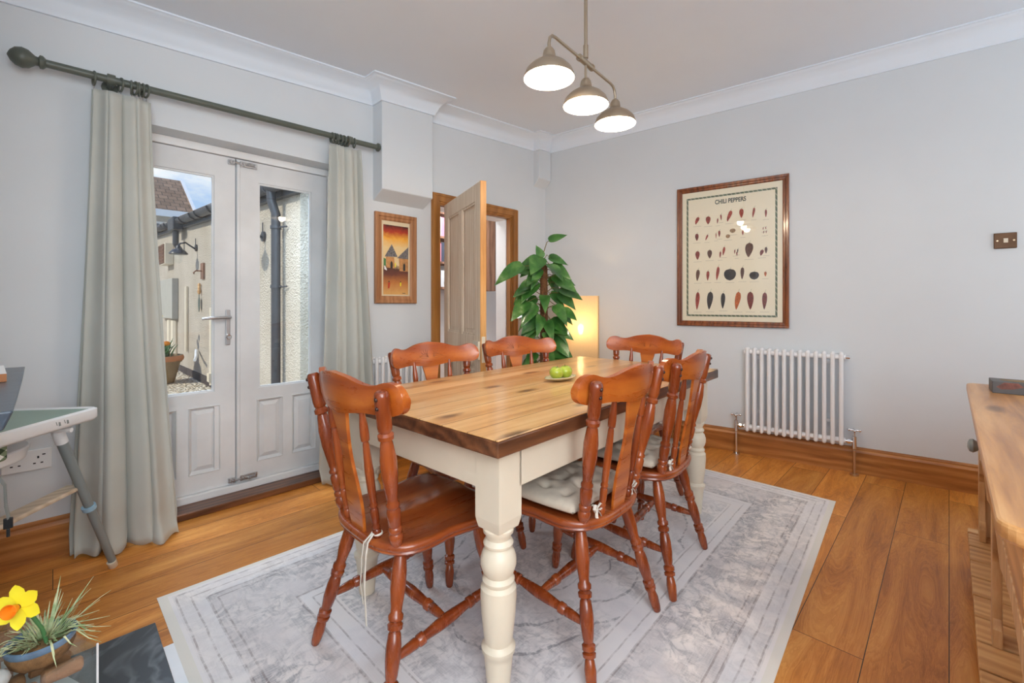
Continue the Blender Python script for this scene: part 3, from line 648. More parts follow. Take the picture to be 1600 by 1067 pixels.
m = M(); m.lathe((0, 0, 0), (0, 0, -.17), [(0, .012), (.1, .022), (.5, .020), (.8, .026), (1, .012)], 10); m.build('handle', MT['tabletop'], tr, smooth=40)
m = M(); m.prism([(-.006, -.17), (.006, -.17), (.01, -.22), (.05, -.25), (.05, -.36), (0, -.44), (-.05, -.36), (-.05, -.25), (-.01, -.22)], lambda y, z: (-.005, y, z), lambda y, z: (.003, y, z)); m.build('blade', plain('green_blade', (.07, .10, .08), .4), tr)
m = M(); m.tube([(1.56, 8.4, .38), (1.5, 8.1, .30), (1.45, 7.9, .28)], .02, 8); tag(m.build('outlet_pipe', MT['plastic']), 'short white angled outlet pipe low on the outbuilding wall', 'pipe')
fp = thing('flower_pot', 'large terracotta pot of spring flowers on the gravel outside', 'plant pot', (1.12, 8.55, -.1))
m = M(); m.lathe((0, 0, 0), (0, 0, .42), [(0, .17), (.02, .19), (.75, .265), (.76, .285), (1, .295), (1, .265), (.9, .25)], 24); m.build('pot', plain('mossy_terracotta', (.27, .19, .10), .8, var=.3, scale=3), fp, smooth=40)
m = M(); m.tube([(.29 * math.cos(a), .29 * math.sin(a), .38) for a in [i * PI / 12 for i in range(24)]], .022, 6, closed=True, flat=2); m.build('rim', MT['terra'], fp, smooth=50)
m = M(); m.tube([(0, 0, .36), (0, 0, .385)], .26, 20); m.build('soil', MT['soil'], fp)
m = M(); rg = random.Random(5)
for k in range(26):
    a = rg.uniform(0, 2 * PI); r0_ = rg.uniform(.02, .16); L_ = rg.uniform(.14, .32); sp = rg.uniform(.05, .16)
    p0 = Vector((r0_ * math.cos(a), r0_ * math.sin(a), .38)); dr = Vector((math.cos(a), math.sin(a), 0)); sd = Vector((-math.sin(a), math.cos(a), 0))
    pp = [p0 + dr * sp * t * t + Vector((0, 0, L_ * t)) for t in (0, .35, .7, 1)]; ww = [.02, .04, .03, .002]
    m.add([p_ + sd * w_ for p_, w_ in zip(pp, ww)] + [p_ - sd * w_ for p_, w_ in zip(pp, ww)], [(i, i + 1, 5 + i, 4 + i) for i in range(3)])
m.build('leaves', MT['green'], fp, smooth=60, solid=.003)
for (x, y, z, mt, nm) in ((-.10, -.05, .95, 'yellow', 'yellow_flower'), (-.17, .02, 1.05, 'yellow', 'yellow_flower'), (-.02, -.1, 1.02, 'yellow', 'yellow_flower'), (.08, -.05, .60, 'orange', 'orange_flower')):
    m = M(); m.tube([(x * .6, y * .6, .38), (x, y, z)], .008, 6, mi=1); m.sphere((x, y, z), .055, 10, 6, sc=(1, 1, .7)); m.build(nm, [MT[mt], MT['green']], fp, smooth=60)
# neighbour house
nh = thing('neighbour_house', 'house with a brown tiled hipped roof behind the outbuilding', 'house', (-1.5, 24, 0))
m = M(); m.box((-4, .4, -.1), (5.6, 5.6, 5.0)); m.add([(5.6, .4, 5.0), (5.6, 5.6, 5.0), (5.6, 3, 6.85)], [(0, 1, 2)]); m.build('wall', plain('cream_render', (.66, .60, .52), .9), nh)
m = M(); m.hexa([(-4.6, -.2, 5.05), (5.9, -.2, 5.05), (5.9, 6.2, 5.05), (-4.6, 6.2, 5.05), (-4.6, 2.95, 7.13), (5.9, 2.95, 7.13), (5.9, 3.05, 7.13), (-4.6, 3.05, 7.13)]); rr_ = m.build('roof', MT['tiles'], nh); uvbox(rr_, lambda c: (c.x, c.y * 1.1))
m = M(); m.box((-4.6, -.25, 4.82), (5.95, -.15, 5.10)); m.hexa([(5.86, -.2, 4.98), (5.98, -.2, 4.98), (5.98, 3, 7.02), (5.86, 3, 7.02), (5.86, -.2, 5.12), (5.98, -.2, 5.12), (5.98, 3, 7.18), (5.86, 3, 7.18)]); m.build('fascia', MT['white'], nh)
for x in (.8, 2.6, 4.2):
    m = M(); m.box((x, .3, 3.6), (x + 1.1, .42, 4.65)); wf = m.build('window', MT['white'], nh); m = M(); m.box((x + .1, .26, 3.7), (x + .5, .31, 4.55)); m.box((x + .6, .26, 3.7), (x + 1.0, .31, 4.55)); m.build('pane', plain('window_dark', (.12, .15, .18), .1), wf)

# ------------------------------------------------------------------ curtains and pole
cp = thing('curtain_pole', 'long sage green curtain pole with turned finials above the french doors', 'curtain pole', (0, 0, 0))
PA, PB_ = Vector((-.02, 2.72, 2.112)), Vector((1.50, 2.72, 2.142))
m = M(); m.tube([PA, PB_], .0165, 16); m.build('pole', MT['pole'], cp, smooth=40)
def pz(x): return PA.z + (x - PA.x) * (PB_.z - PA.z) / (PB_.x - PA.x)
m = M(); m.lathe(PA, PA + Vector((-.11, 0, -.002)), [(0, .018), (.08, .027), (.16, .027), (.2, .017), (.28, .019), (.45, .036), (.62, .041), (.8, .035), (.93, .020), (1, .003)], 20); m.build('finial', MT['pole'], cp, smooth=50)
m = M(); m.lathe(PB_, PB_ + Vector((.078, 0, .001)), [(0, .018), (.08, .027), (.20, .027), (.27, .015), (.4, .022), (.6, .030), (.8, .026), (1, .004)], 20); m.build('finial', MT['pole'], cp, smooth=50)
for x in (.185, 1.315):
    m = M(); m.tube([(x, 2.81, pz(x) - .01), (x, 2.72, pz(x) - .01)], .012, 10); m.tube([(x, 2.805, pz(x) - .01), (x, 2.795, pz(x) - .01)], .030, 14); m.tube([(x - .014, 2.72, pz(x)), (x + .014, 2.72, pz(x))], .024, 16); m.build('bracket', MT['pole'], cp, smooth=40)
def fold(u, seed, k):
    a_ = u * k * 2 * PI + seed + .9 * math.sin(u * k * 1.7 * PI + seed * 1.3)
    return (2 / PI) * math.asin(.96 * math.sin(a_)) * .75 + math.sin(u * k * 3.3 * PI + seed * 2.1) * .16 + math.sin(u * k * 1.1 * PI + seed * .7) * .3
def curtain(name, label, tx, bx, y0_, yb, ztop, seed, k, rings, bow=0):
    t = thing(name, label, 'curtain', ((tx[0] + tx[1]) / 2, y0_, 0))
    ox = (tx[0] + tx[1]) / 2
    def f(u, v):
        e = v ** 1.35
        xt = tx[0] + (tx[1] - tx[0]) * u; xb = bx[0] + (bx[1] - bx[0]) * u
        x = xt + (xb - xt) * e
        amp = .040 + .038 * v
        uu = u + .02 * math.sin(v * 5 + seed) * v
        y = y0_ + (yb(u) - y0_) * e + amp * fold(uu, seed, k)
        x += .55 * amp * math.cos(uu * k * 2 * PI + seed) * (.5 if 0 < u < 1 else 0)
        z = ztop(u) * (1 - v) + .006 * v
        if v < .045: y = y0_ + (y - y0_) * (.55 + 10 * v)
        if v > .955:   # hem breaking on the floor
            q = (v - .955) / .045; y -= .030 * q * (1 + .6 * math.sin(u * 17 + seed)); x += .012 * q * math.sin(u * 23 + seed); z = max(.006, z + .010 * q * math.sin(u * 31) ** 2)
        return (x - ox, y - y0_, z)
    m = M(); m.grid(f, 110, 70); m.build('curtain_cloth', MT['curtain'], t, smooth=80, solid=.003)
    for x in rings:
        m = M(); zc = pz(x) - .012; tilt = random.uniform(-.3, .3)
        m.tube([(x - ox + .029 * math.sin(a) * math.sin(tilt), 2.72 - y0_ + .029 * math.sin(a) * math.cos(tilt), zc + .029 * math.cos(a)) for a in [i * PI / 10 for i in range(20)]], .0045, 8, closed=True); m.build('curtain_ring', MT['pole'], t, smooth=60)
        m = M(); m.tube([(x - ox, 2.72 - y0_, zc - .031), (x - ox, 2.72 - y0_, zc - .045), (x - ox, 2.715 - y0_, zc - .06)], .0018, 6); m.build('hook', MT['steel'], t)
    return t
curtain('curtain', 'long sage grey curtain drawn to the left of the french doors', (.120, .325), (.045, .43), 2.70, lambda u: 2.735 - .10 * u, lambda u: 2.052 + .0 * u, .6, 4.4, [.128, .218, .255, .268, .282, .296, .309])
curtain('curtain', 'long sage grey curtain drawn to the right of the french doors', (1.19, 1.375), (1.15, 1.475), 2.70, lambda u: 2.72 - .03 * u, lambda u: 2.078, 2.3, 4.4, [1.20, 1.215, 1.23, 1.25, 1.272, 1.30, 1.345])

# ------------------------------------------------------------------ pictures
def picture_frame(t, W_, H_, fw, mt, dep=.024):
    m = M(); q = [(0, 0), (W_, 0), (W_, H_), (0, H_)]
    def ring(i, y): return [(i, y, i), (W_ - i, y, i), (W_ - i, y, H_ - i), (i, y, H_ - i)]
    rs = [ring(0, -.001), ring(0, -dep * .8), ring(fw * .12, -dep), ring(fw * .45, -dep * .95), ring(fw * .55, -dep * .72), ring(fw * .85, -dep * .68), ring(fw, -dep * .45), ring(fw, -.004)]
    vs = [p_ for r_ in rs for p_ in r_]
    m.add(vs, [(a * 4 + j, a * 4 + (j + 1) % 4, a * 4 + 4 + (j + 1) % 4, a * 4 + 4 + j) for a in range(len(rs) - 1) for j in range(4)])
    return m.build('frame', mt, t)
def text_mesh(body, size, mt, parent, loc, rot, font_bold=False, xs=1.0):
    cu = bpy.data.curves.new('t', 'FONT'); cu.body = body; cu.size = size; cu.extrude = .0002; cu.offset = .0012; cu.align_x = 'CENTER'
    to = bpy.data.objects.new('t', cu); COL.objects.link(to); bpy.context.view_layer.update()
    me = bpy.data.meshes.new_from_object(to.evaluated_get(bpy.context.evaluated_depsgraph_get())); bpy.data.objects.remove(to)
    me.materials.clear(); me.materials.append(mt)
    o = bpy.data.objects.new('lettering', me); COL.objects.link(o); o.parent = parent; o.location = loc; o.rotation_euler = rot; o.scale = (xs, 1, 1)
    return o
po = thing('poster_frame', 'large framed poster of chilli peppers on the right-hand wall', 'framed poster', Bp(0, 0, .930), BRZ)
PW, PH = .767, 1.086
picture_frame(po, PW, PH, .040, MT['postframe'], .028)
m = M(); m.box((.03, -.009, .03), (PW - .03, -.004, PH - .03)); pr = m.build('print', MT['paper'], po)
def mat_rope():
    m = NT('green_rope_border'); v = m.coord((1, 1, 1), rot=(0, R(35), 0)); s_ = m.n('ShaderNodeSeparateXYZ', {0: v})
    f = m.math('FRACT', m.math('MULTIPLY', s_.outputs[0], 42))
    m.bsdf(color=m.ramp(f, [(.0, (.09, .13, .07)), (.45, (.12, .17, .08)), (.6, (.50, .50, .36)), (.8, (.09, .12, .08))]), rough=.6); return m.mat
m = M(); a, b = .072, .068; t_ = .013; x0_, x1_, z0_, z1_ = a, PW - a, .075, PH - .084
for p_, q_ in (((x0_, z0_), (x1_, z0_ + t_)), ((x0_, z1_ - t_), (x1_, z1_)), ((x0_, z0_ + t_), (x0_ + t_, z1_ - t_)), ((x1_ - t_, z0_ + t_), (x1_, z1_ - t_))):
    m.box((p_[0], -.0098, p_[1]), (q_[0], -.0089, q_[1]))
m.build('rope_border', mat_rope(), pr)
text_mesh('CHILI PEPPERS', .046, plain('dark_green_ink', (.02, .04, .03), .6), pr, (.388, -.0095, .934), (R(90), 0, 0), xs=.74)
PEP = [(0.152,1.756,0.03,0.066,0,0.5),(0.232,1.751,0.037,0.072,1,0),(0.3,1.737,0.011,0.049,1,0.2),(0.324,1.762,0.012,0.054,1,-0.2),(0.384,1.768,0.03,0.095,0,0.7),(0.464,1.778,0.031,0.081,0,0),(0.545,1.774,0.017,0.086,0,0.5),(0.623,1.758,0.015,0.067,1,0),(0.149,1.627,0.028,0.066,2,0),(0.223,1.618,0.015,0.052,0,0.8),(0.289,1.625,0.007,0.052,0,0),(0.312,1.639,0.017,0.058,1,0),(0.372,1.613,0.03,0.033,6,0),(0.405,1.652,0.039,0.038,6,0),(0.473,1.631,0.013,0.044,1,0),(0.606,1.647,0.006,0.024,1,0.3),(0.622,1.649,0.006,0.024,1,-0.3),(0.609,1.62,0.006,0.024,1,0.3),(0.625,1.621,0.006,0.024,1,0),(0.154,1.485,0.035,0.079,1,0),(0.243,1.489,0.036,0.078,3,0),(0.319,1.479,0.014,0.058,1,0.2),(0.344,1.505,0.019,0.077,0,0.4),(0.419,1.493,0.009,0.038,1,0.2),(0.433,1.476,0.009,0.038,1,-0.2),(0.439,1.498,0.009,0.035,3,0.2),(0.515,1.505,0.057,0.124,3,0.1),(0.597,1.475,0.026,0.051,2,0.3),(0.624,1.491,0.019,0.055,3,0),(0.156,1.331,0.03,0.105,3,0.2),(0.23,1.324,0.024,0.088,1,0.1),(0.301,1.341,0.024,0.122,0,0.4),(0.386,1.327,0.083,0.101,4,0),(0.47,1.334,0.027,0.106,3,0.1),(0.548,1.312,0.063,0.068,4,0),(0.62,1.319,0.017,0.042,5,0),(0.154,1.134,0.033,0.165,0,0.2),(0.245,1.136,0.046,0.162,4,0.2),(0.338,1.133,0.033,0.14,4,0.1),(0.439,1.134,0.041,0.157,5,0.35),(0.523,1.134,0.046,0.154,2,0),(0.615,1.131,0.034,0.146,2,0.1)]
def ink(i, c_):
    m = NT('pepper_ink_%d' % i); v = m.coord(); f = m.noise(v, 70, 4, .7, 1)
    m.bsdf(color=m.ramp(f, [(.35, tuple(x * .45 for x in c_)), (.6, c_), (.75, tuple(min(1, x * 1.8 + .03) for x in c_))]), rough=.6); return m.mat
inks = [ink(i, c_) for i, c_ in enumerate([(.42, .055, .03), (.33, .055, .035), (.22, .03, .022), (.13, .055, .035), (.035, .028, .028), (.62, .14, .02), (.42, .26, .13)])] + [MT['green']]
m = M(); capt = M()
for (u, z, w_, hh, c_, cv) in PEP:
    z -= .930; n = 12; L_ = []; Rr = []
    body = hh * .86
    for i in range(n + 1):
        t = i / n; zz = z + body / 2 - hh * .06 - body * t
        prof = (math.sin(PI * t ** .85) ** .45) if 0 < t < 1 else .03
        if w_ < hh * .7: prof *= (1.0 - .55 * t ** 2.2)
        cx_ = u + cv * w_ * (math.cos(t * PI * .9) * .55 - .2) * (1 if cv > 0 else 1)
        L_.append((cx_ - prof * w_ * .5, -.0094, zz)); Rr.append((cx_ + prof * w_ * .5, -.0094, zz))
    m.add(L_ + Rr, [(i, i + 1, n + 2 + i, n + 1 + i) for i in range(n)], c_)
    if c_ != 6:
        tx_ = (L_[0][0] + Rr[0][0]) / 2; tz = L_[0][2]
        m.tube([(tx_, -.0094, tz - .003), (tx_ + .003, -.0094, tz + hh * .06), (tx_ + .008, -.0094, tz + hh * .13)], .0020, 4, mi=7, flat=.3)
    capt.box((u - min(.03, w_ * .7 + .008), -.0093, z - hh / 2 - .016), (u + min(.03, w_ * .7 + .008), -.0088, z - hh / 2 - .0145))
m.build('pepper_pictures', inks, pr, weld=False); capt.build('captions', plain('grey_ink', (.35, .32, .26), .6), pr)
m = M(); m.box((.03, -.0145, .03), (PW - .03, -.0125, PH - .03)); m.build('glass', MT['picglass'], po)

hp = thing('hut_painting', 'narrow pine-framed painting of thatched huts at sunset', 'framed painting', (1.530, YA - .001, 1.105), 0)
HW, HH = .330, .628
picture_frame(hp, HW, HH, .052, MT['pinepic'], .026)
m = M(); m.box((.045, -.008, .045), (HW - .045, -.003, HH - .045)); m.build('mount', MT['mount'], hp)
def mat_sunset():
    m = NT('sunset_paint'); v = m.coord(); z = m.n('ShaderNodeSeparateXYZ', {0: v}).outputs[2]
    f = m.math('ADD', z, m.math('MULTIPLY', m.math('SUBTRACT', m.noise(v, 12, 5, .6, 1), .5), .07))
    m.bsdf(color=m.ramp(m.math('MULTIPLY', f, 1 / .628), [(.10, (.72, .40, .13)), (.22, (.55, .20, .05)), (.33, (.16, .05, .035)), (.40, (.10, .04, .03)), (.43, (.80, .62, .35)), (.62, (.85, .62, .30)), (.73, (.90, .42, .05)), (.80, (.45, .04, .015)), (.88, (.03, .012, .01))]), rough=.6); return m.mat
m = M(); ix0, ix1, iz0, iz1 = .066, .264, .062, .548
m.box((ix0, -.0095, iz0), (ix1, -.008, iz1)); pa = m.build('canvas', mat_sunset(), hp)
thatch = plain('grey_thatch_paint', (.17, .16, .16), .7, var=.6, scale=90); hutw = plain('ochre_hut_paint', (.55, .27, .10), .7, var=.3, scale=40); dk = MT['graphite']
m = M()
def fl(poly, mi, y=-.0099): m.add([(x, y, z) for x, z in poly], [tuple(range(len(poly)))], mi)
fl([(.084, .325), (.150, .325), (.155, .245), (.090, .25)], 1); fl([(.075, .325), (.130, .415), (.178, .328)], 0, -.0101)
fl([(.188, .322), (ix1, .322), (ix1, .228), (.192, .230)], 1); fl([(.172, .320), (ix1, .405), (ix1, .318)], 0, -.0101)
fl([(.120, .245), (.138, .245), (.138, .285), (.129, .298), (.120, .285)], 2, -.0103); fl([(.222, .232), (.240, .232), (.240, .275), (.231, .288), (.222, .275)], 2, -.0103)
fl([(.155, .255), (.163, .255), (.163, .285), (.155, .285)], 3, -.0103); fl([(.067, .262), (.085, .262), (.085, .310), (.067, .315)], 4, -.0103)
fl([(.100, .105), (.112, .105), (.118, .145), (.103, .147)], 5, -.0103); fl([(.105, .147), (.113, .147), (.113, .157), (.105, .157)], 2, -.0103)
fl([(.196, .122), (.205, .122), (.207, .148), (.197, .148)], 3, -.0103); fl([(.198, .148), (.205, .148), (.205, .157), (.198, .157)], 2, -.0103)
fl([(.215, .070), (.240, .070), (.240, .074), (.215, .074)], 2, -.0103); fl([(.072, .238), (.092, .228), (.092, .238), (.078, .262), (.072, .262)], 6, -.0103)
m.build('painted_huts', [thatch, hutw, dk, MT['yellow'], MT['green'], plain('red_paint', (.5, .04, .02), .6), MT['white']], pa, weld=False)

# ------------------------------------------------------------------ switches and sockets
def switch(name, label, loc, rz, W_, H_, mt, rocker):
    t = thing(name, label, 'light switch', loc, rz)
    m = M(); m.box((0, -.010, 0), (W_, 0, H_)); m.build('plate', mt, t, bevel=.003)
    m = M(); m.box((W_ * .40, -.016, H_ * .36), (W_ * .60, -.010, H_ * .64)); m.build('rocker', rocker, t, bevel=.001)
    m = M()
    for x in (W_ * .14, W_ * .86): m.tube([(x, -.010, H_ / 2), (x, -.0125, H_ / 2)], .0045, 10)
    m.build('screws', MT['copper'], t)
switch('light_switch', 'antique brass light switch on the right-hand wall', Bp(1.762, 0, 1.414), BRZ, .090, .088, MT['brassplate'], MT['cream'])
switch('light_switch', 'steel light switch between the doorway and the corner behind the plant', (3.025, YA - .001, 1.405), 0, .085, .085, MT['steel'], MT['black'])
so = thing('wall_socket', 'white double wall socket behind the high chair', 'electrical socket', (-.150, YA, .390), 0)
m = M(); m.box((0, -.010, 0), (.146, 0, .086)); m.build('plate', MT['plastic'], so, bevel=.003)
m = M()
for cx_ in (.040, .106):
    m.box((cx_ - .003, -.0105, .048), (cx_ + .003, -.0099, .058)); m.box((cx_ - .015, -.0105, .026), (cx_ - .007, -.0099, .031)); m.box((cx_ + .007, -.0105, .026), (cx_ + .015, -.0099, .031)); m.box((cx_ + .012, -.0105, .060), (cx_ + .022, -.0099, .065))
m.build('pin_holes', MT['black'], so)

# ------------------------------------------------------------------ radiators
def radiator(label, loc, rz, n, z0_, z1_, pitch=.0455, valves=True):
    t = thing('column_radiator', label, 'radiator', loc, rz)
    for i in range(n):
        x = i * pitch; m = M()
        for y in (-.050, -.092):
            m.tube([(x, y, z0_), (x, y, z1_)], .0125, 12); m.sphere((x, y, z0_), .0125, 12, 6); m.sphere((x, y, z1_), .0125, 12, 6)
        m.tube([(x, -.052, z1_ - .012), (x, -.090, z1_ - .012)], .014, 10); m.tube([(x, -.052, z0_ + .012), (x, -.090, z0_ + .012)], .014, 10)
        m.tube([(x - pitch / 2, -.071, z1_ - .02), (x + pitch / 2, -.071, z1_ - .02)], .017, 12); m.tube([(x - pitch / 2, -.071, z0_ + .02), (x + pitch / 2, -.071, z0_ + .02)], .017, 12)
        m.build('column', MT['radiator'], t, smooth=50)
    m = M()
    for x in (pitch * 1.5, pitch * (n - 2.5)):
        for z in (z0_ + .12, z1_ - .07): m.box((x - .012, -.036, z), (x + .012, .0, z + .02))
    m.build('wall_bracket', MT['radiator'], t)
    W_ = (n - 1) * pitch
    m = M(); m.tube([(W_ + .02, -.071, z1_ - .02), (W_ + .045, -.071, z1_ - .02)], .011, 8); m.build('bleed_valve', MT['chrome'], t)
    if valves:
        for x, s_, mt in ((-.075, 1, MT['chrome']), (W_ + .068, -1, MT['copper'])):
            m = M(); m.tube([(x, -.071, .0), (x, -.071, .16)], .0085, 10); m.tube([(x, -.071, .0), (x, -.071, .010)], .024, 14); pp_ = m.build('pipe', mt, t, smooth=40)
            m = M(); zc = z0_ + .02; m.tube([(x, -.071, zc - .045), (x, -.071, zc + .035)], .013, 10); m.tube([(x, -.071, zc), (x + s_ * .055, -.071, zc)], .010, 10); m.tube([(x + s_ * .02, -.071, zc), (x + s_ * .036, -.071, zc)], .016, 6)
            m.tube([(x, -.071, zc + .03), (x, -.071, zc + .07)], .006, 8); m.build('valve', MT['chrome'], t, smooth=40)
            m = M(); m.tube([(x - .028, -.071, zc + .075), (x + .028, -.071, zc + .075)], .006, 8); m.tube([(x, -.099, zc + .075), (x, -.043, zc + .075)], .006, 8)
            for dx, dy in ((.028, 0), (-.028, 0), (0, .028), (0, -.028)): m.sphere((x + dx, -.071 + dy, zc + .075), .009, 8, 6)
            m.build('valve_handle', MT['chrome'], t, smooth=50)
    return t
radiator('white column radiator on the right-hand wall, right of the framed poster', Bp(.515, 0), BRZ, 13, .195, .775)
radiator('white column radiator below the small hut painting', (1.50, YA, 0), 0, 9, .16, .735, valves=True)

# ------------------------------------------------------------------ rug
A_, B_, C_, D_ = (.271, 2.119), (.285, .30), (3.045, .451), (3.03, 2.06)
m = M()
def rugp(u, v):
    x = (A_[0] * (1 - u) + D_[0] * u) * v + (B_[0] * (1 - u) + C_[0] * u) * (1 - v)
    y = (A_[1] * (1 - u) + D_[1] * u) * v + (B_[1] * (1 - u) + C_[1] * u) * (1 - v)
    return x, y
NU, NV = 96, 60
vs = []; 
for j in range(NV + 1):
    for i in range(NU + 1):
        u, v = i / NU, j / NV; x, y = rugp(u, v)
        e = min(u * RW, (1 - u) * RW, v * RH, (1 - v) * RH)
        vs.append((x, y, .0015 + .0055 * min(1, e / .006) + .0006 * noise.noise(Vector((x * 3, y * 3, 0)))))
m.add(vs, [(j * (NU + 1) + i, j * (NU + 1) + i + 1, (j + 1) * (NU + 1) + i + 1, (j + 1) * (NU + 1) + i) for j in range(NV) for i in range(NU)])
rug = m.build('rug', MT['rug'], smooth=60, weld=False)
uvl = rug.data.uv_layers.new(name='uv')
for lp in rug.data.loops:
    k = lp.vertex_index; uvl.data[lp.index].uv = ((k % (NU + 1)) / NU, (k // (NU + 1)) / NV)
tag(rug, 'faded grey and beige patterned rug under the dining table', 'rug')
RZ = .0085

# ------------------------------------------------------------------ dining table
TX, TY, TZ, TL, TW, TA = 1.586, 1.262, .76, 1.665, .859, .039
tb = thing('dining_table', 'long farmhouse dining table with a pine top and cream turned legs', 'dining table', (TX, TY, RZ), TA)
hx, hy = TL / 2, TW / 2; top = TZ - RZ; th_ = .046
m = M(); m.box((-hx + .001, -hy + .001, top - .004), (hx - .001, hy - .001, top)); tt = m.build('table_top', MT['tabletop'], tb, bevel=.0025)
m = M(); m.box((-hx, -hy, top - th_), (hx, hy, top - .004)); m.build('top_edge', MT['tableedge'], tt, bevel=.004)
i_ = .055; at = .022; za, zb = top - th_ - .115, top - th_
m = M()
m.box((-hx + i_ + .07, -hy + .040, za), (hx - i_ - .07, -hy + .040 + at, zb)); m.box((-hx + i_ + .07, hy - .040 - at, za), (hx - i_ - .07, hy - .040, zb))
m.box((-hx + .045, -hy + i_ + .07, za), (-hx + .045 + at, hy - i_ - .07, zb)); m.box((hx - .045 - at, -hy + i_ + .07, za), (hx - .045, hy - i_ - .07, zb))
m.build('apron', MT['cream'], tb, bevel=.002)
lp_ = [(0, .026), (.006, .030), (.03, .031), (.20, .040), (.26, .047), (.30, .049), (.315, .044), (.322, .041), (.335, .049), (.36, .053), (.385, .049), (.395, .040), (.405, .036), (.43, .040), (.56, .051), (.66, .055), (.72, .053), (.77, .043), (.785, .038), (.795, .045), (.82, .050), (.84, .045), (.85, .040)]
def table_leg(x, y):
    m = M(); bh = .225; zt = zb; z1 = zt - bh; b = .045
    # square block with chamfered foot, then turned shaft
    m.box((x - b, y - b, z1 + .03), (x + b, y + b, zt))
    n = 20; rings = []
    for zz, k_ in ((z1 + .03, 1.0), (z1 + .018, .96), (z1, .86)):
        rr_ = [];
        for j in range(4): a = PI / 4 + j * PI / 2; rr_.append((x + b * k_ * math.sqrt(2) * math.cos(a), y + b * k_ * math.sqrt(2) * math.sin(a), zz))
        rings.append(rr_)
    vs = [p_ for r_ in rings for p_ in r_]
    m.add(vs, [(a * 4 + j, a * 4 + (j + 1) % 4, a * 4 + 4 + (j + 1) % 4, a * 4 + 4 + j) for a in range(2) for j in range(4)] + [(8, 9, 10, 11)])
    P_ = [(0, .022), (.01, .028), (.12, .033), (.25, .039), (.285, .042), (.295, .046), (.32, .047), (.33, .041), (.345, .037), (.37, .040), (.50, .047), (.60, .050), (.655, .049), (.665, .044), (.675, .041), (.685, .044), (.70, .045), (.715, .040), (.722, .037), (.74, .043), (.78, .0495), (.82, .0495), (.86, .043), (.875, .036), (.882, .034), (.89, .040), (.905, .042), (.92, .038), (.93, .034), (.95, .036), (.965, .042), (.985, .043), (1.0, .036)]
    m.lathe((x, y, 0), (x, y, z1 + .004), P_, 28)
    m.build('leg', MT['cream'], tb, smooth=35)
for sx in (-1, 1):
    for sy in (-1, 1): table_leg(sx * (hx - i_ - .035), sy * (hy - i_ - .030))

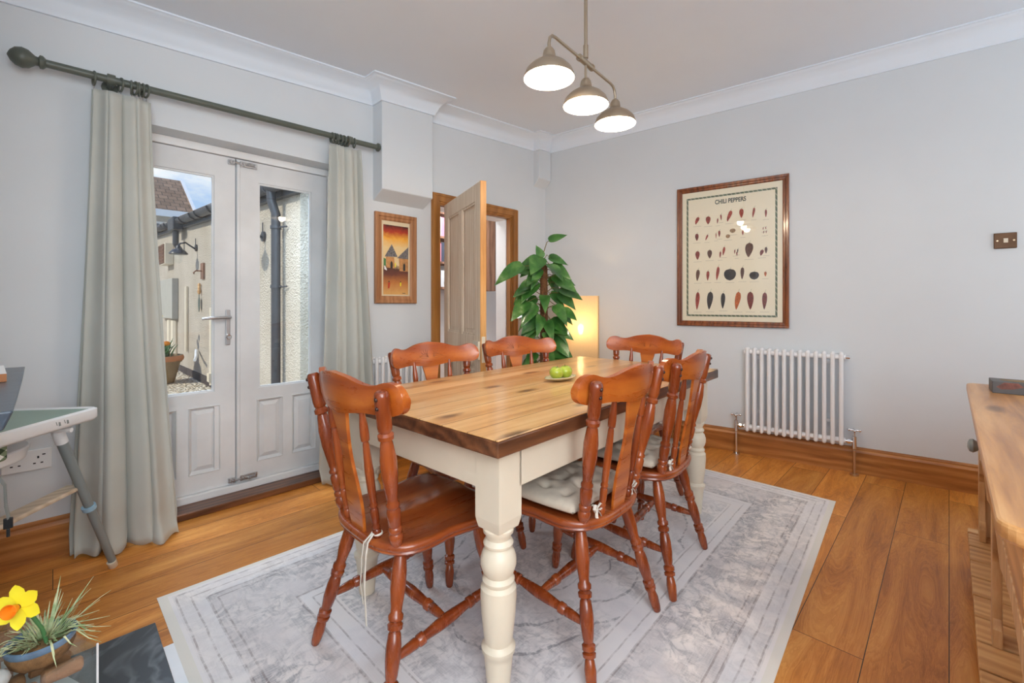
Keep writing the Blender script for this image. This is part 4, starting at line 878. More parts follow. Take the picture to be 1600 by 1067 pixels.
# ------------------------------------------------------------------ chairs
SH = .440
def make_chair(label):
    t = thing('dining_chair', label, 'chair', (0, 0, 0), 0, 'dining chairs round the table')
    # seat
    half = [(-.205, 0), (-.203, .07), (-.190, .13), (-.160, .178), (-.110, .202), (-.05, .204), (.0, .200), (.05, .207), (.10, .216), (.150, .225), (.195, .214), (.222, .175), (.230, .09), (.228, 0)]
    outl = catmull(half + [(x, -y) for x, y in half[-2:0:-1]], 3)
    m = M(); n = len(outl)
    def ring(sc, z): return [(x * sc + (1 - sc) * .01, y * sc, z) for x, y in outl]
    def dish(x, y): return -.012 * math.exp(-((x - .0) ** 2 / .016 + (abs(y) - .085) ** 2 / .007)) * (1 if x > -.2 else 0) + .005 * math.exp(-(y ** 2 / .0012 + (x - .17) ** 2 / .006))
    rs = [ring(.80, SH - .036), ring(.955, SH - .034), ring(.985, SH - .026), ring(.975, SH - .021), ring(.995, SH - .018), ring(1, SH - .010), ring(.988, SH - .003), ring(.965, SH)]
    for sc in (.9, .8, .68, .55, .42, .3, .18, .08): rs.append([(x, y, SH + dish(x, y)) for x, y, z in ring(sc, SH)])
    vs = [p_ for r_ in rs for p_ in r_]
    fs = [(a * n + j, a * n + (j + 1) % n, (a + 1) * n + (j + 1) % n, (a + 1) * n + j) for a in range(len(rs) - 1) for j in range(n)]
    fs += [tuple(range(n)), tuple((len(rs) - 1) * n + j for j in range(n))]
    m.add(vs, fs); m.build('seat', MT['chairx'], t, smooth=60)
    # legs
    LP = [(0, .009), (.01, .013), (.05, .0155), (.12, .0175), (.175, .014), (.185, .012), (.195, .019), (.215, .020), (.225, .014), (.235, .0195), (.262, .020), (.275, .014), (.30, .0165), (.38, .0205), (.45, .0205), (.515, .017), (.53, .013), (.54, .020), (.565, .021), (.58, .0145), (.59, .020), (.615, .0205), (.63, .015), (.66, .016), (.76, .0215), (.86, .021), (.95, .0165), (1, .014)]
    feet = {(1, 1): (.205, .200), (1, -1): (.205, -.200), (-1, 1): (-.225, .222), (-1, -1): (-.225, -.222)}
    tops = {(1, 1): (.135, .150), (1, -1): (.135, -.150), (-1, 1): (-.130, .135), (-1, -1): (-.130, -.135)}
    leg = {}
    for k in feet:
        f_, p_ = feet[k], tops[k]; m = M(); a = Vector((*f_, 0)); b = Vector((*p_, SH - .025)); leg[k] = (a, b); m.lathe(a, b, LP, 16); m.build('leg', MT['chair'], t, smooth=45)
    def at_(k, z): a, b = leg[k]; return a + (b - a) * (z / b.z)
    SP = [(0, .0085), (.05, .010), (.12, .013), (.20, .015), (.21, .012), (.225, .0165), (.27, .017), (.28, .0125), (.30, .013), (.42, .0165), (.5, .0175), (.58, .0165), (.70, .013), (.72, .0125), (.73, .017), (.775, .0165), (.79, .012), (.80, .015), (.88, .013), (.95, .010), (1, .0085)]
    for s_ in (1, -1):
        m = M(); m.lathe(at_((-1, s_), .155), at_((1, s_), .185), SP, 14); m.build('stretcher', MT['chair'], t, smooth=45)
    a = (at_((-1, 1), .155) + at_((1, 1), .185)) / 2; b = (at_((-1, -1), .155) + at_((1, -1), .185)) / 2
    m = M(); m.lathe(a, b, SP, 14); m.build('stretcher', MT['chair'], t, smooth=45)
    # back geometry: lean as a function of height, bowed plan
    def lean(z): q = (z - SH) / .44; return -.052 * q - .012 * q * q
    def bow(y): return .072 * (y / .235) ** 2 - .011
    PP = [(0, .012), (.02, .0165), (.05, .0195), (.075, .0195), (.09, .015), (.10, .0185), (.125, .0185), (.135, .0145), (.15, .018), (.24, .0190), (.26, .015), (.27, .0185), (.285, .0185), (.30, .014), (.33, .0155), (.48, .022), (.58, .022), (.68, .0165), (.70, .014), (.71, .0205), (.735, .021), (.75, .0145), (.76, .018), (.775, .0185), (.79, .0195), (.97, .0195), (.99, .0175), (1, .013)]
    for s_ in (1, -1):
        m = M(); a = Vector((-.158, s_ * .160, SH - .004)); b = Vector((-.160 + lean(.872) - .013, s_ * .213, .872)); m.lathe(a, b, PP, 16); pst = m.build('back_post', MT['chair'], t, smooth=45)
        m = M()
        for tt_ in (.955, .90): q = a + (b - a) * tt_; m.sphere(q + Vector((-.0185, s_ * .004, 0)), .0058, 10, 6)
        m.build('screw_plug', MT['plug'], pst, smooth=60)
    SPP = [(0, .009), (.02, .0115), (.06, .0125), (.075, .009), (.085, .012), (.10, .0115), (.11, .009), (.14, .0115), (.22, .012), (.24, .009), (.25, .012), (.265, .012), (.28, .0095), (.30, .011), (.52, .0125), (.72, .009), (.74, .0075), (.75, .0115), (.765, .012), (.80, .0125), (.86, .0115), (.93, .0085), (1, .007)]
    for s_ in (1, -1):
        m = M(); a = Vector((-.176, s_ * .088, SH - .004)); b = Vector((-.182 + lean(.83) + .006, s_ * .100, .815)); m.lathe(a, b, SPP, 14); m.build('spindle', MT['chair'], t, smooth=45)
    # splat
    zz = [SH - .004, .47, .50, .55, .60, .65, .70, .75, .79, .82]; hw = [.036, .041, .044, .042, .034, .0265, .027, .036, .046, .049]
    zc = catmull(list(zip(zz, hw)), 4, False); m = M(); vs = []
    for z, w_ in zc:
        xb = -.186 + lean(z) + .004 - .010 * max(0, (z - SH) / .4)
        vs += [(xb, -w_, z), (xb, w_, z), (xb - .010, w_, z), (xb - .010, -w_, z)]
    k = len(zc); m.add(vs, [(i * 4 + j, i * 4 + (j + 1) % 4, i * 4 + 4 + (j + 1) % 4, i * 4 + 4 + j) for i in range(k - 1) for j in range(4)] + [(0, 1, 2, 3), tuple(4 * k - 4 + j for j in range(4))])
    m.build('back_splat', MT['chairy'], t, smooth=30, bevel=.0015)
    # crest rail
    TOPP = [(-1.0, .846), (-.99, .862), (-.94, .882), (-.84, .890), (-.70, .880), (-.55, .880), (-.30, .897), (0, .906)]
    BOT = [(-1.0, .838), (-.99, .822), (-.94, .808), (-.84, .800), (-.70, .801), (-.50, .802), (-.25, .794), (0, .786)]
    def sym(P_): P_ = catmull(P_, 4, False); return P_ + [(-a, b) for a, b in P_[-2::-1]]
    T_, B__ = sym(TOPP), sym(BOT); k = len(T_); m = M(); vs = []; hwid = .242; nz = 4
    secs = []
    for (s0, zt), (s1, zb_) in zip(T_, B__):
        row = []
        for side in (0, 1):
            for q in range(nz + 1):
                z = zb_ + (zt - zb_) * (q / nz if side == 0 else 1 - q / nz)
                s_ = s0 + (s1 - s0) * (1 - (z - zb_) / max(1e-6, (zt - zb_))); y = s_ * hwid
                x = -.188 + lean(z) + bow(y) + (.013 if side == 0 else -.011)
                if q in (0, nz): x += (-.003 if side == 0 else .003)
                row.append((x, y, z))
        secs.append(row)
    rl = len(secs[0]); vs = [p_ for r_ in secs for p_ in r_]
    m.add(vs, [(i * rl + j, i * rl + (j + 1) % rl, (i + 1) * rl + (j + 1) % rl, (i + 1) * rl + j) for i in range(k - 1) for j in range(rl)] + [tuple(range(rl)), tuple((k - 1) * rl + j for j in range(rl))])
    cr = m.build('crest_rail', MT['chairy'], t, smooth=40)
    # leaf carving on the front of the crest
    m = M()
    def cv(pts): m.tube([(-.188 + lean(z) + bow(y) + .0135, y, z) for y, z in pts], .0006, 5)
    for s_ in (1, -1):
        for k_ in range(5):
            a0 = .15 + k_ * .32; r0_ = .055 - .006 * k_; cv([(s_ * (.012 + r0_ * q * math.cos(a0 * (.6 + .4 * q))), .846 + r0_ * q * math.sin(a0 * (.6 + .5 * q)) - .012) for q in (0.1, .4, .7, 1)])
        cv([(s_ * y, .842 + .010 * math.sin(y * 60)) for y in (.01, .03, .05, .07, .085)]); cv([(s_ * y, .836 - .008 * math.sin(y * 50)) for y in (.01, .03, .05, .065)])
    m.build('carving', MT['carve'], cr, smooth=60)
    return t
C1 = (.835, 1.235, 0.0); CH = [
 (.812, 1.235, R(0), 'glossy mahogany dining chair with a bare seat at the near end of the table'),
 (1.268, .955, R(93), 'mahogany dining chair with cream seat pad, nearer of two on the right-hand side'),
 (1.785, .975, R(97), 'mahogany dining chair with cream seat pad, farther of two on the right-hand side'),
 (2.285, 1.315, R(180), 'mahogany dining chair at the far end of the table, before the poster wall'),
 (1.280, 1.575, R(267), 'mahogany dining chair on the far long side, in front of the pine door'),
 (1.845, 1.585, R(257), 'mahogany dining chair on the far long side, in front of the leafy plant')]
ch0 = make_chair(CH[0][3]); ch0.location = (CH[0][0], CH[0][1], RZ); ch0.rotation_euler = (0, 0, CH[0][2])
for x, y, a, lb in CH[1:]: dup(ch0, (x, y, RZ), a, lb)

# seat pads
def cushion(label, x, y, a):
    t = thing('seat_pad', label, 'cushion', (x, y, RZ + SH + .001), a, 'tufted seat pads'); N_ = 48
    tufts = [(-.105 + .085 * i, -.12 + .08 * j) for i in range(4) for j in range(4)]
    def f(u, v, s_):
        X = -1 + 2 * u; Y = -1 + 2 * v
        # rounded square
        px = X * .178 * (1 - .06 * Y * Y); py = Y * .188 * (1 - .06 * X * X)
        e = max(abs(X), abs(Y)); th = max(0, 1 - e ** 5) ** .5
        zz = .034 * th
        for tx_, ty_ in tufts: zz -= .021 * math.exp(-((px - tx_) ** 2 + (py - ty_) ** 2) / .00028) * th
        zz += .007 * noise.noise(Vector((px * 30, py * 30, x * 5))) * th
        if s_ < 0: return (px, py, .018 - .017 * th)
        return (px + .012, py, .018 + zz + .004 * (1 - th)) if False else (px, py, .018 + zz)
    m = M(); m.grid(lambda u, v: f(u, v, 1), N_, N_); m.grid(lambda u, v: f(u, v, -1), N_, N_); m.build('pad', MT['cushion'], t, smooth=80)
    for s_ in (1, -1):
        m = M(); p0 = Vector((-.178, s_ * .115, .012))
        m.tube([p0, p0 + Vector((-.02, 0, .02)), p0 + Vector((-.033, s_ * .004, .012))], .004, 6, flat=.4)
        for d_ in ((.0, .026, .018), (.0, -.026, .014)):
            q = p0 + Vector((-.033, 0, .012)); m.tube([q, q + Vector((-.006, d_[1] * .6, d_[2])), q + Vector((-.008, d_[1], d_[2] * .4)), q + Vector((-.004, d_[1] * .5, -.006)), q], .0045, 6, flat=.35)
        q = p0 + Vector((-.033, 0, .012)); m.tube([q, q + Vector((-.006, .008, -.02)), q + Vector((-.008, -.004, -.050))], .0045, 6, flat=.35); m.tube([q, q + Vector((-.006, -.012, -.016)), q + Vector((-.008, -.022, -.036))], .0045, 6, flat=.35)
        m.build('tie', MT['tie'], t, smooth=60)
def at_chair(i, dx, dy=0):
    x, y, a, _ = CH[i]; return x + dx * math.cos(a) - dy * math.sin(a), y + dx * math.sin(a) + dy * math.cos(a), a
x, y, a = at_chair(1, .035); cushion('cream tufted seat pad on the nearer right-hand chair', x, y, a)
x, y, a = at_chair(2, .035); cushion('cream tufted seat pad on the farther right-hand chair', x, y, a)
x, y, a = at_chair(0, -.176, -.088)
m = M(); 
for k, (dx, dy, L_) in enumerate(((-.020, -.004, .23), (-.026, .006, .17), (-.016, .012, .20))):
    m.tube([(.013, 0, .012), (0, 0, .020), (-.012, dy * .5, .016), (dx - .012, dy, -.004), (dx - .018, dy, -.04), (dx - .02, dy + .004, -.12), (dx - .016, dy - .004 * k, -L_)], .0042, 6, flat=.35)
m.tube([(.012 * math.cos(q), .012 * math.sin(q), .010) for q in [i * PI / 6 for i in range(12)]], .0035, 6, closed=True)
tag(m.build('cloth_tie', MT['tie'], smooth=60, loc=(x, y, RZ + SH)), 'pair of cream cloth ties knotted round a spindle of the bare near chair', 'cloth tie')

# dish and apples
dc = Vector((1.578, 1.238, TZ))
ds = thing('leaf_dish', 'small leaf-shaped glazed dish on the table holding two apples', 'dish', dc, R(-8))
m = M()
def dishf(u, v):
    a = u * 2 * PI; r_ = v; rx, ry = .085, .046
    k = 1 + .10 * math.cos(2 * a) ** 8
    return (rx * r_ * math.cos(a) * k, ry * r_ * math.sin(a), .002 + .016 * r_ ** 3)
m.grid(dishf, 32, 8, closed_u=True); m.build('dish', MT['dish'], ds, smooth=60, solid=.003)
def apple(x, y, z, r_, lb, tilt):
    t = thing('green_apple', lb, 'apple', (x, y, z)); m = M(); prof = []
    for i in range(17):
        ph = PI * i / 16; rr_ = r_ * math.sin(ph) * (1 + .06 * math.cos(ph)); zz = r_ * .93 * math.cos(ph) - r_ * .16 * math.exp(-(ph / .35) ** 2) + r_ * .10 * math.exp(-((PI - ph) / .35) ** 2)
        prof.append(((zz + r_) / (2 * r_), max(rr_, .0005)))
    m.lathe((0, 0, 0), (0, 0, 2 * r_), [(p_[0], p_[1]) for p_ in prof[::-1]], 22); o = m.build('apple_flesh', MT['apple'], t, smooth=70)
    m = M(); m.tube([(0, 0, 2 * r_ * .84), (.003, .001, 2 * r_ * 1.02)], .0014, 6); m.build('stalk', MT['stem'], t)
    t.rotation_euler = tilt
u = Vector((math.cos(R(-8)), math.sin(R(-8)), 0))
apple(dc.x - u.x * .030, dc.y - u.y * .030, TZ + .006, .031, 'green apple in the leaf dish, the nearer one on the left', (R(8), 0, 0))
apple(dc.x + u.x * .034, dc.y + u.y * .034, TZ + .006, .031, 'green apple in the leaf dish, the farther one on the right', (0, R(-8), 0))

# ------------------------------------------------------------------ pendant
pd = thing('pendant_light', 'three-shade antique brass pendant bar light over the dining table', 'pendant light', (1.62, 1.132, 0), math.atan2(.052, .56))
HC = cz(1.62); ZB = 2.150
m = M(); m.tube([(0, 0, ZB), (0, 0, HC - .02)], .0075, 12); m.tube([(0, 0, ZB + .02), (0, 0, ZB + .075)], .011, 12); m.build('drop_rod', MT['antique'], pd, smooth=40)
m = M(); m.lathe((0, 0, HC + .001), (0, 0, HC - .03), [(0, .06), (.5, .058), (1, .02)], 20); m.build('ceiling_rose', MT['antique'], pd, smooth=40)
m = M(); SPN = .283
arc = lambda s_: [(s_ * (SPN - .045), 0, ZB), (s_ * (SPN - .022), 0, ZB - .004), (s_ * (SPN - .006), 0, ZB - .018), (s_ * SPN, 0, ZB - .042), (s_ * SPN, 0, ZB - .065)]
m.tube(arc(-1)[::-1] + arc(1), .0062, 12); m.tube([(0, 0, ZB), (0, 0, ZB - .08)], .0052, 10)
m.build('bar', MT['antique'], pd, smooth=50)
m = M(); m.tube([(-.055, 0, ZB), (.055, 0, ZB)], .0125, 14); m.tube([(-.058, 0, ZB), (-.046, 0, ZB)], .0145, 14); m.tube([(.046, 0, ZB), (.058, 0, ZB)], .0145, 14); m.build('joint', MT['antique'], pd, smooth=40)
for x in (-SPN, 0, SPN):
    zt = 2.092 if x else 2.084
    m = M(); out_p = [(zt, .006), (zt - .004, .014), (zt - .016, .022), (zt - .032, .025), (zt - .040, .0255), (zt - .046, .030), (zt - .056, .046), (zt - .072, .070), (zt - .092, .089), (zt - .112, .097), (zt - .122, .098)]
    vs = []; n = 32
    prof = out_p
    m.grid(lambda u_, v_: (lambda q: (x + q[1] * math.cos(u_ * 2 * PI), q[1] * math.sin(u_ * 2 * PI), q[0]))(prof[min(len(prof) - 1, int(round(v_ * (len(prof) - 1))))]), n, len(prof) - 1, closed_u=True)
    shd = m.build('shade', MT['antique'], pd, smooth=60)
    m = M(); inner = [(z - .002, max(.004, r_ - .0022)) for z, r_ in out_p[3:-1]] + [(zt - .122, .0975)]
    m.grid(lambda u_, v_: (lambda q: (x + q[1] * math.cos(u_ * 2 * PI), q[1] * math.sin(u_ * 2 * PI), q[0]))(inner[min(len(inner) - 1, int(round(v_ * (len(inner) - 1))))]), n, len(inner) - 1, closed_u=True)
    m.build('shade_lining', MT['shadein'], shd, smooth=60)
    m = M(); m.lathe((x, 0, zt - .034), (x, 0, zt - .108), [(0, .013), (.3, .014), (.45, .024), (.7, .029), (.9, .022), (1, .004)], 16); m.build('bulb', MT['bulb'], shd, smooth=60)
    lo = light('pendant_bulb_light', 'POINT', (x, 0, zt - .116), 13, (1, .80, .58), radius=.03); lo.parent = pd

# ------------------------------------------------------------------ paper lamps and plant
fl_ = thing('floor_lamp', 'tall square paper floor lamp glowing in the corner by the plant', 'floor lamp', (3.02, 2.16, 0), R(35.7))
m = M(); hw_ = .143
for x0_, y0_, x1_, y1_ in ((-hw_, -hw_, hw_, -hw_), (hw_, -hw_, hw_, hw_), (hw_, hw_, -hw_, hw_), (-hw_, hw_, -hw_, -hw_)): m.quad((x0_, y0_, .02), (x1_, y1_, .02), (x1_, y1_, 1.165), (x0_, y0_, 1.165))
m.build('paper_shade', MT['lamppaper'], fl_)
m = M(); m.box((-.148, -.148, 0), (.148, .148, .02)); 
for sx in (-1, 1):
    for sy in (-1, 1): m.box((sx * .137 - .005, sy * .137 - .005, .02), (sx * .137 + .005, sy * .137 + .005, 1.16))
m.build('base', MT['palewood'], fl_)
m = M(); m.tube([(0, 0, .02), (0, 0, .82)], .006, 8); m.tube([(0, 0, .80), (0, 0, .85)], .016, 12); m.build('lamp_holder', MT['black'], fl_)
m = M(); m.lathe((0, 0, .85), (0, 0, .935), [(0, .012), (.3, .018), (.6, .026), (.85, .02), (1, .004)], 14); m.build('bulb', MT['lampbulb'], fl_, smooth=50)
lo = light('floor_lamp_light', 'POINT', (0, 0, .93), 9, (1, .62, .28), radius=.02); lo.parent = fl_
m = M(); m.box((-.10, -.09, 0), (.10, .09, .86)); o = m.build('paper_lamp', MT['lamppaper2'], bevel=.004, loc=(2.963, 2.42, 0), rot=(0, 0, R(35))); tag(o, 'shorter mustard-yellow box lamp standing left of the glowing paper lamp', 'lamp')

pl = thing('climbing_plant', 'tall leafy climbing plant on a moss pole near the doorway', 'potted plant', (2.64, 2.235, 0))
m = M(); m.lathe((0, 0, 0), (0, 0, .30), [(0, .10), (.03, .11), (.85, .145), (.86, .155), (1, .155), (1, .14), (.9, .135)], 24); m.build('pot', MT['plastic'], pl, smooth=40)
m = M(); m.tube([(0, 0, .25), (0, 0, .275)], .135, 20); m.build('soil', MT['soil'], pl)
m = M(); m.tube([(0, 0, .27), (0, 0, .6), (.003, 0, 1.0), (0, 0, 1.41)], .030, 12); m.build('moss_pole', MT['coir'], pl, smooth=60)
rl = random.Random(11); lf = M(); sm = M(); fu = Vector((-.7157, -.6984, .5))
right = Vector((.6984, -.7157, 0)); toward = Vector((-.7157, -.6984, 0))
def leaf(base, dirv, up, L_, W_, droop):
    dirv = dirv.normalized(); side = dirv.cross(up)
    if side.length < .01: side = Vector((1, 0, 0))
    side.normalize(); nrm = side.cross(dirv).normalized()
    prof = [(-.06, .0), (-.08, .25), (.0, .40), (.12, .49), (.30, .50), (.50, .41), (.70, .27), (.88, .11), (1.0, .0)]
    vs = []; 
    for t, w_ in prof:
        c = base + dirv * L_ * t - Vector((0, 0, 1)) * droop * L_ * t * t; cup = .10 * W_
        vs += [c + side * W_ * w_ + nrm * cup * (w_ * 2), c + side * W_ * w_ * .5 + nrm * cup * .35, c, c - side * W_ * w_ * .5 + nrm * cup * .35, c - side * W_ * w_ + nrm * cup * (w_ * 2)]
    k = len(prof); lf.add(vs, [(i * 5 + j, i * 5 + j + 1, (i + 1) * 5 + j + 1, (i + 1) * 5 + j) for i in range(k - 1) for j in range(4)])
def shoot(z, hdir, reach, L_, W_, dz=.02, droop=.55, ldir=None):
    a = Vector((0, 0, z)); h_ = hdir.normalized(); b = a + h_ * reach + Vector((0, 0, dz)); mid_ = (a + b) / 2 + Vector((0, 0, .03))
    sm.tube([a, mid_, b], [.004, .003, .0025], 6)
    d_ = (ldir or (h_ * .75 + toward * .25 + Vector((0, 0, -.25))))
    leaf(b, d_, (fu + Vector((rl.uniform(-.5, .5), rl.uniform(-.5, .5), rl.uniform(-.2, .6)))), L_, W_, droop)
shoot(1.40, -right + toward * .4, .02, .10, .075, .06, 0, Vector((-.2, .1, 1)) - right * .25)
shoot(1.50, right + toward * .3, .05, .14, .08, .09, .05, right + Vector((0, 0, .35)))
shoot(1.33, -right * 1.0 + toward * .35, .19, .24, .125, .06, .15, -right * .9 + Vector((0, 0, -.55)) + toward * .3)
for k in range(46):
    z = 1.46 - k * .0185 - rl.uniform(0, .015); s_ = 1 if k % 2 else -1
    if z < .55: break
    spread = (.04 + .17 * min(1, (1.5 - z) / .35) * rl.uniform(.5, 1.0)) * (1 if z > 1.05 else .6)
    hd = right * s_ * rl.uniform(.5, 1) + toward * rl.uniform(-.3, .9)
    Ls = rl.uniform(.13, .19); shoot(z, hd, spread * .8, Ls, Ls * rl.uniform(.60, .72), rl.uniform(-.02, .06), rl.uniform(.05, .3), hd.normalized() * .9 + toward * .15 + Vector((0, 0, rl.uniform(-1.0, -.1))))
for k in range(18):
    a = rl.uniform(0, 2 * PI); z = rl.uniform(.45, 1.35); hd = Vector((math.cos(a), math.sin(a), 0)); shoot(z, hd, .06, rl.uniform(.11, .16), .085, .02, .6, hd + Vector((0, 0, -.6)))
lf.build('foliage', MT['leaf'], pl, smooth=60, weld=False); sm.build('stems', MT['stem'], pl, smooth=60)

# ------------------------------------------------------------------ dresser (sideboard) on the right
dr = thing('pine_dresser', 'waxed pine dresser base with open potboard along the right of the room', 'dresser', (0, 0, 0))
DXa, DXb, DY, DZt = 1.0, 2.72, -.052, .766; DB = -.53
pts = [(DXa, DB)] + [(DXa + .04 - .04 * math.cos(q * PI / 12), DY - .04 + .04 * math.sin(q * PI / 12)) for q in range(7)] + [(DXb - .03 + .03 * math.sin(q * PI / 12), DY - .03 + .03 * math.cos(q * PI / 12)) for q in range(7)] + [(DXb, DB)]
m = M(); m.prism(pts, lambda x, y: (x, y, DZt - .030), lambda x, y: (x, y, DZt)); m.build('top', MT['dresser'], dr, bevel=.006)
m = M(); xa, xb, yf_ = DXa + .05, DXb - .045, DY - .030
m.box((xa, DB + .02, .55), (xb, yf_ - .018, DZt - .030)); m.build('carcass', MT['dresserz'], dr, bevel=.003)
n3_ = 3; wd = (xb - xa) / n3_
for k in range(n3_):
    m = M(); m.box((xa + k * wd + .03, yf_ - .018, .590), (xa + (k + 1) * wd - .03, yf_ - .002, .716)); dw = m.build('drawer', MT['dresser'], dr, bevel=.003)
    kx = 2.065
    if k != 1: continue
    m = M(); m.lathe((kx, yf_ - .003, .645), (kx, yf_ + .040, .645), [(0, .012), (.35, .009), (.5, .016), (.7, .022), (.9, .019), (1, .008)], 16); m.build('knob', MT['greyleg'], dw, smooth=45)
# shaped apron
ap = [(xa, .55), (xa, .43)]
for k in range(13):
    t = k / 12; ap.append((xa + .02 + (xb - xa - .04) * t, .505 - .045 * abs(math.cos(t * 3 * PI)) ** 3))
ap += [(xb, .43), (xb, .55)]
m = M(); m.prism(ap, lambda x, z: (x, yf_ - .022, z), lambda x, z: (x, yf_ - .006, z)); m.build('shaped_apron', MT['dresserz'], dr, bevel=.002)
def stile(x0_, x1_, s_):
    w_ = x1_ - x0_; P_ = [(x0_, .150), (x1_, .150)]
    inner = [(.150, 1.5), (.20, 1.5), (.225, 1.0), (.30, .75), (.38, .80), (.42, 1.3), (.46, 1.3), (.50, 1.0), (.55, 1.0)]
    pts_ = [(z, k_) for z, k_ in inner]
    if s_ > 0: poly = [(x0_, .55), (x0_, .150)] + [(x0_ + w_ * k_, z) for z, k_ in pts_]
    elif s_ < 0: poly = [(x1_, .150), (x1_, .55)] + [(x1_ - w_ * k_, z) for z, k_ in pts_[::-1]]
    else: poly = [((x0_ + x1_) / 2 - w_ * k_ / 2, z) for z, k_ in pts_[::-1]] + [((x0_ + x1_) / 2 + w_ * k_ / 2, z) for z, k_ in pts_]
    m = M(); m.prism(poly, lambda x, z: (x, yf_ - .024, z), lambda x, z: (x, yf_ - .004, z)); m.build('shaped_stile', MT['dresserz'], dr, bevel=.003)
stile(xa, xa + .06, 1); stile((xa + xb) / 2 - .03, (xa + xb) / 2 + .03, 0); stile(xb - .06, xb, -1)
for x in (xa, xb - .018):
    m = M(); m.box((x, DB + .02, .150), (x + .018, yf_ - .024, .55)); m.build('end_panel', MT['dresserz'], dr, bevel=.002)
for x in (xa + .03, xb - .03):
    for y in (yf_ - .035, DB + .05):
        m = M(); m.lathe((x, y, 0), (x, y, .095), [(0, .022), (.3, .034), (.7, .036), (1, .025)], 16); m.build('bun_foot', MT['dresserz'], dr, smooth=40)
m = M(); x = DXa + .0; k = 0
while x < DXb - .02:
    m.box((x, DB + .02, .120), (min(x + .129, DXb), DY - .004, .150)); x += .139; k += 1
m.build('potboard', MT['potboard'], dr, bevel=.003)
m = M(); m.box((DXa + .01, DY - .05, .095), (DXb - .01, DY - .02, .120)); m.build('potboard_rail', MT['dresser'], dr)
# tissue box
tbx = thing('tissue_box', 'flat dark tissue box with an oval opening on the pine dresser', 'tissue box', (2.585, -.112, DZt), R(-88))
m = M(); m.box((0, -.115, 0), (.225, 0, .044)); m.build('carton', plain('charcoal_card', (.085, .08, .08), .5, var=.2), tbx, bevel=.002)
m = M(); m.grid(lambda u_, v_: (.1125 + .090 * v_ * math.cos(u_ * 2 * PI), -.0575 + .036 * v_ * math.sin(u_ * 2 * PI), .0447 - .0 * v_), 28, 2, closed_u=True); m.build('opening', plain('kraft_inside', (.26, .17, .08), .8), tbx)
m = M(); m.add([(.01 + .07 * q[0], -.1155, .016 + .026 * q[1]) for q in ((0, .3), (.2, .0), (.6, .1), (1, .5), (.8, 1), (.3, 1))], [(0, 1, 2, 3, 4, 5)]); m.build('red_print', plain('dull_red_print', (.20, .065, .045), .5, var=.5, scale=40), tbx)
m = M(); m.tube([(.165 + .03 * math.cos(q), -.1156, .010 + .022 * math.sin(q)) for q in [PI * (1 - i / 8) for i in range(9)]], .0022, 5, flat=.3); m.box((.13, -.1158, .006), (.20, -.1152, .0085)); m.build('orange_print', plain('orange_print', (.75, .32, .03), .5), tbx)

# ------------------------------------------------------------------ left side: hearth, mantel, plants, high chair
def mat_hearth():
    m = NT('polished_black_slate'); v = m.coord(); a = m.noise(v, 3.2, 3, .5, 2.2)
    w_ = m.n('ShaderNodeMath', {0: m.math('MULTIPLY', a, 9)}, operation='PINGPONG'); w_.inputs[1].default_value = 1
    f = m.math('MULTIPLY', m.ramp(w_.outputs[0], [(.55, (0, 0, 0)), (1, (1, 1, 1))]), m.ramp(m.noise(v, 5, 4), [(.35, (0, 0, 0)), (.7, (1, 1, 1))]))
    m.bsdf(color=m.mix(f, (.045, .05, .056), (.20, .215, .23)), rough=.35); return m.mat
m = M(); m.box((-.26, .80, 0), (.246, 1.955, .006)); tag(m.build('hearth_slab', mat_hearth(), bevel=.002), 'dark slate hearth slab set at the left of the rug', 'hearth')
m = M(); m.box((.247, .80, 0), (.30, 1.80, .0012)); struct(m.build('trim_9', MT['whitestrip']))  # plain white strip between the hearth slab and the rug
m = M(); m.prism([(-.26, 1.12), (-.046, 1.13), (-.047, 1.3), (-.050, 1.6), (-.055, 1.905), (-.26, 1.91)], lambda x, y: (x - .012, y, .888), lambda x, y: (x, y, .920)); tag(m.build('slate_mantel', MT['slate'], bevel=.003), 'dark blue slate mantel shelf cut off at the left edge', 'mantel shelf')
bo_ = thing('book', 'white book with a brown spine lying on the slate mantel', 'book', (-.083, 1.68, .921), R(4))
m = M(); m.box((-.15, -.12, 0), (0, .10, .003)); m.box((-.15, -.12, .015), (0, .10, .018)); m.build('cover', MT['plastic'], bo_)
m = M(); m.box((-.147, -.116, .003), (-.003, .097, .015)); m.build('pages', MT['paper'], bo_)
m = M(); m.box((-.15, -.1225, 0), (0, -.119, .018)); m.build('spine', plain('tan_spine', (.30, .10, .02), .5), bo_)

# glass box of driftwood and pebbles with the planted bowl on it
gb = thing('glass_box', 'clear glass box filled with driftwood pieces under the potted plant', 'glass box', (0, 0, .006))
GZ = .374; BW = .30
gb.location = (.066, 1.281, .006); gb.rotation_euler = (0, 0, R(112.8))     # local x runs along the far edge, y along the side nearest the fire
m = M(); m.box((0, 0, 0), (BW, BW, .008))
for a, b in (((0, 0, .008), (.005, BW, GZ)), ((BW - .005, 0, .008), (BW, BW, GZ)), ((.005, 0, .008), (BW - .005, .005, GZ)), ((.005, BW - .005, .008), (BW - .005, BW, GZ))): m.box(a, b)
m.build('glass_walls', fresnel_glass('box_glass', (.95, .98, .98), 1.0), gb)
m = M(); m.box((0, 0, GZ), (BW, BW, GZ + .006)); m.build('glass_lid', fresnel_glass('lid_glass', (.93, .97, .97), 1.0), gb)
m = M()
for a, b in (((-.001, -.001, 0), (.002, .002, GZ + .007)),): m.box(a, b)
m.build('polished_edges', MT['plastic'], gb)
rd = random.Random(4)
GM = Matrix.Translation((.066, 1.281, .006)) @ Matrix.Rotation(R(112.8), 4, 'Z')
PCS = []
for lay in range(1):
    for gx in range(6):
        for gy in range(4): PCS.append((.028 + gx * .046, .045 + gy * .070, GZ - .024 - lay * .036, rd.uniform(-25, 25) + 90))
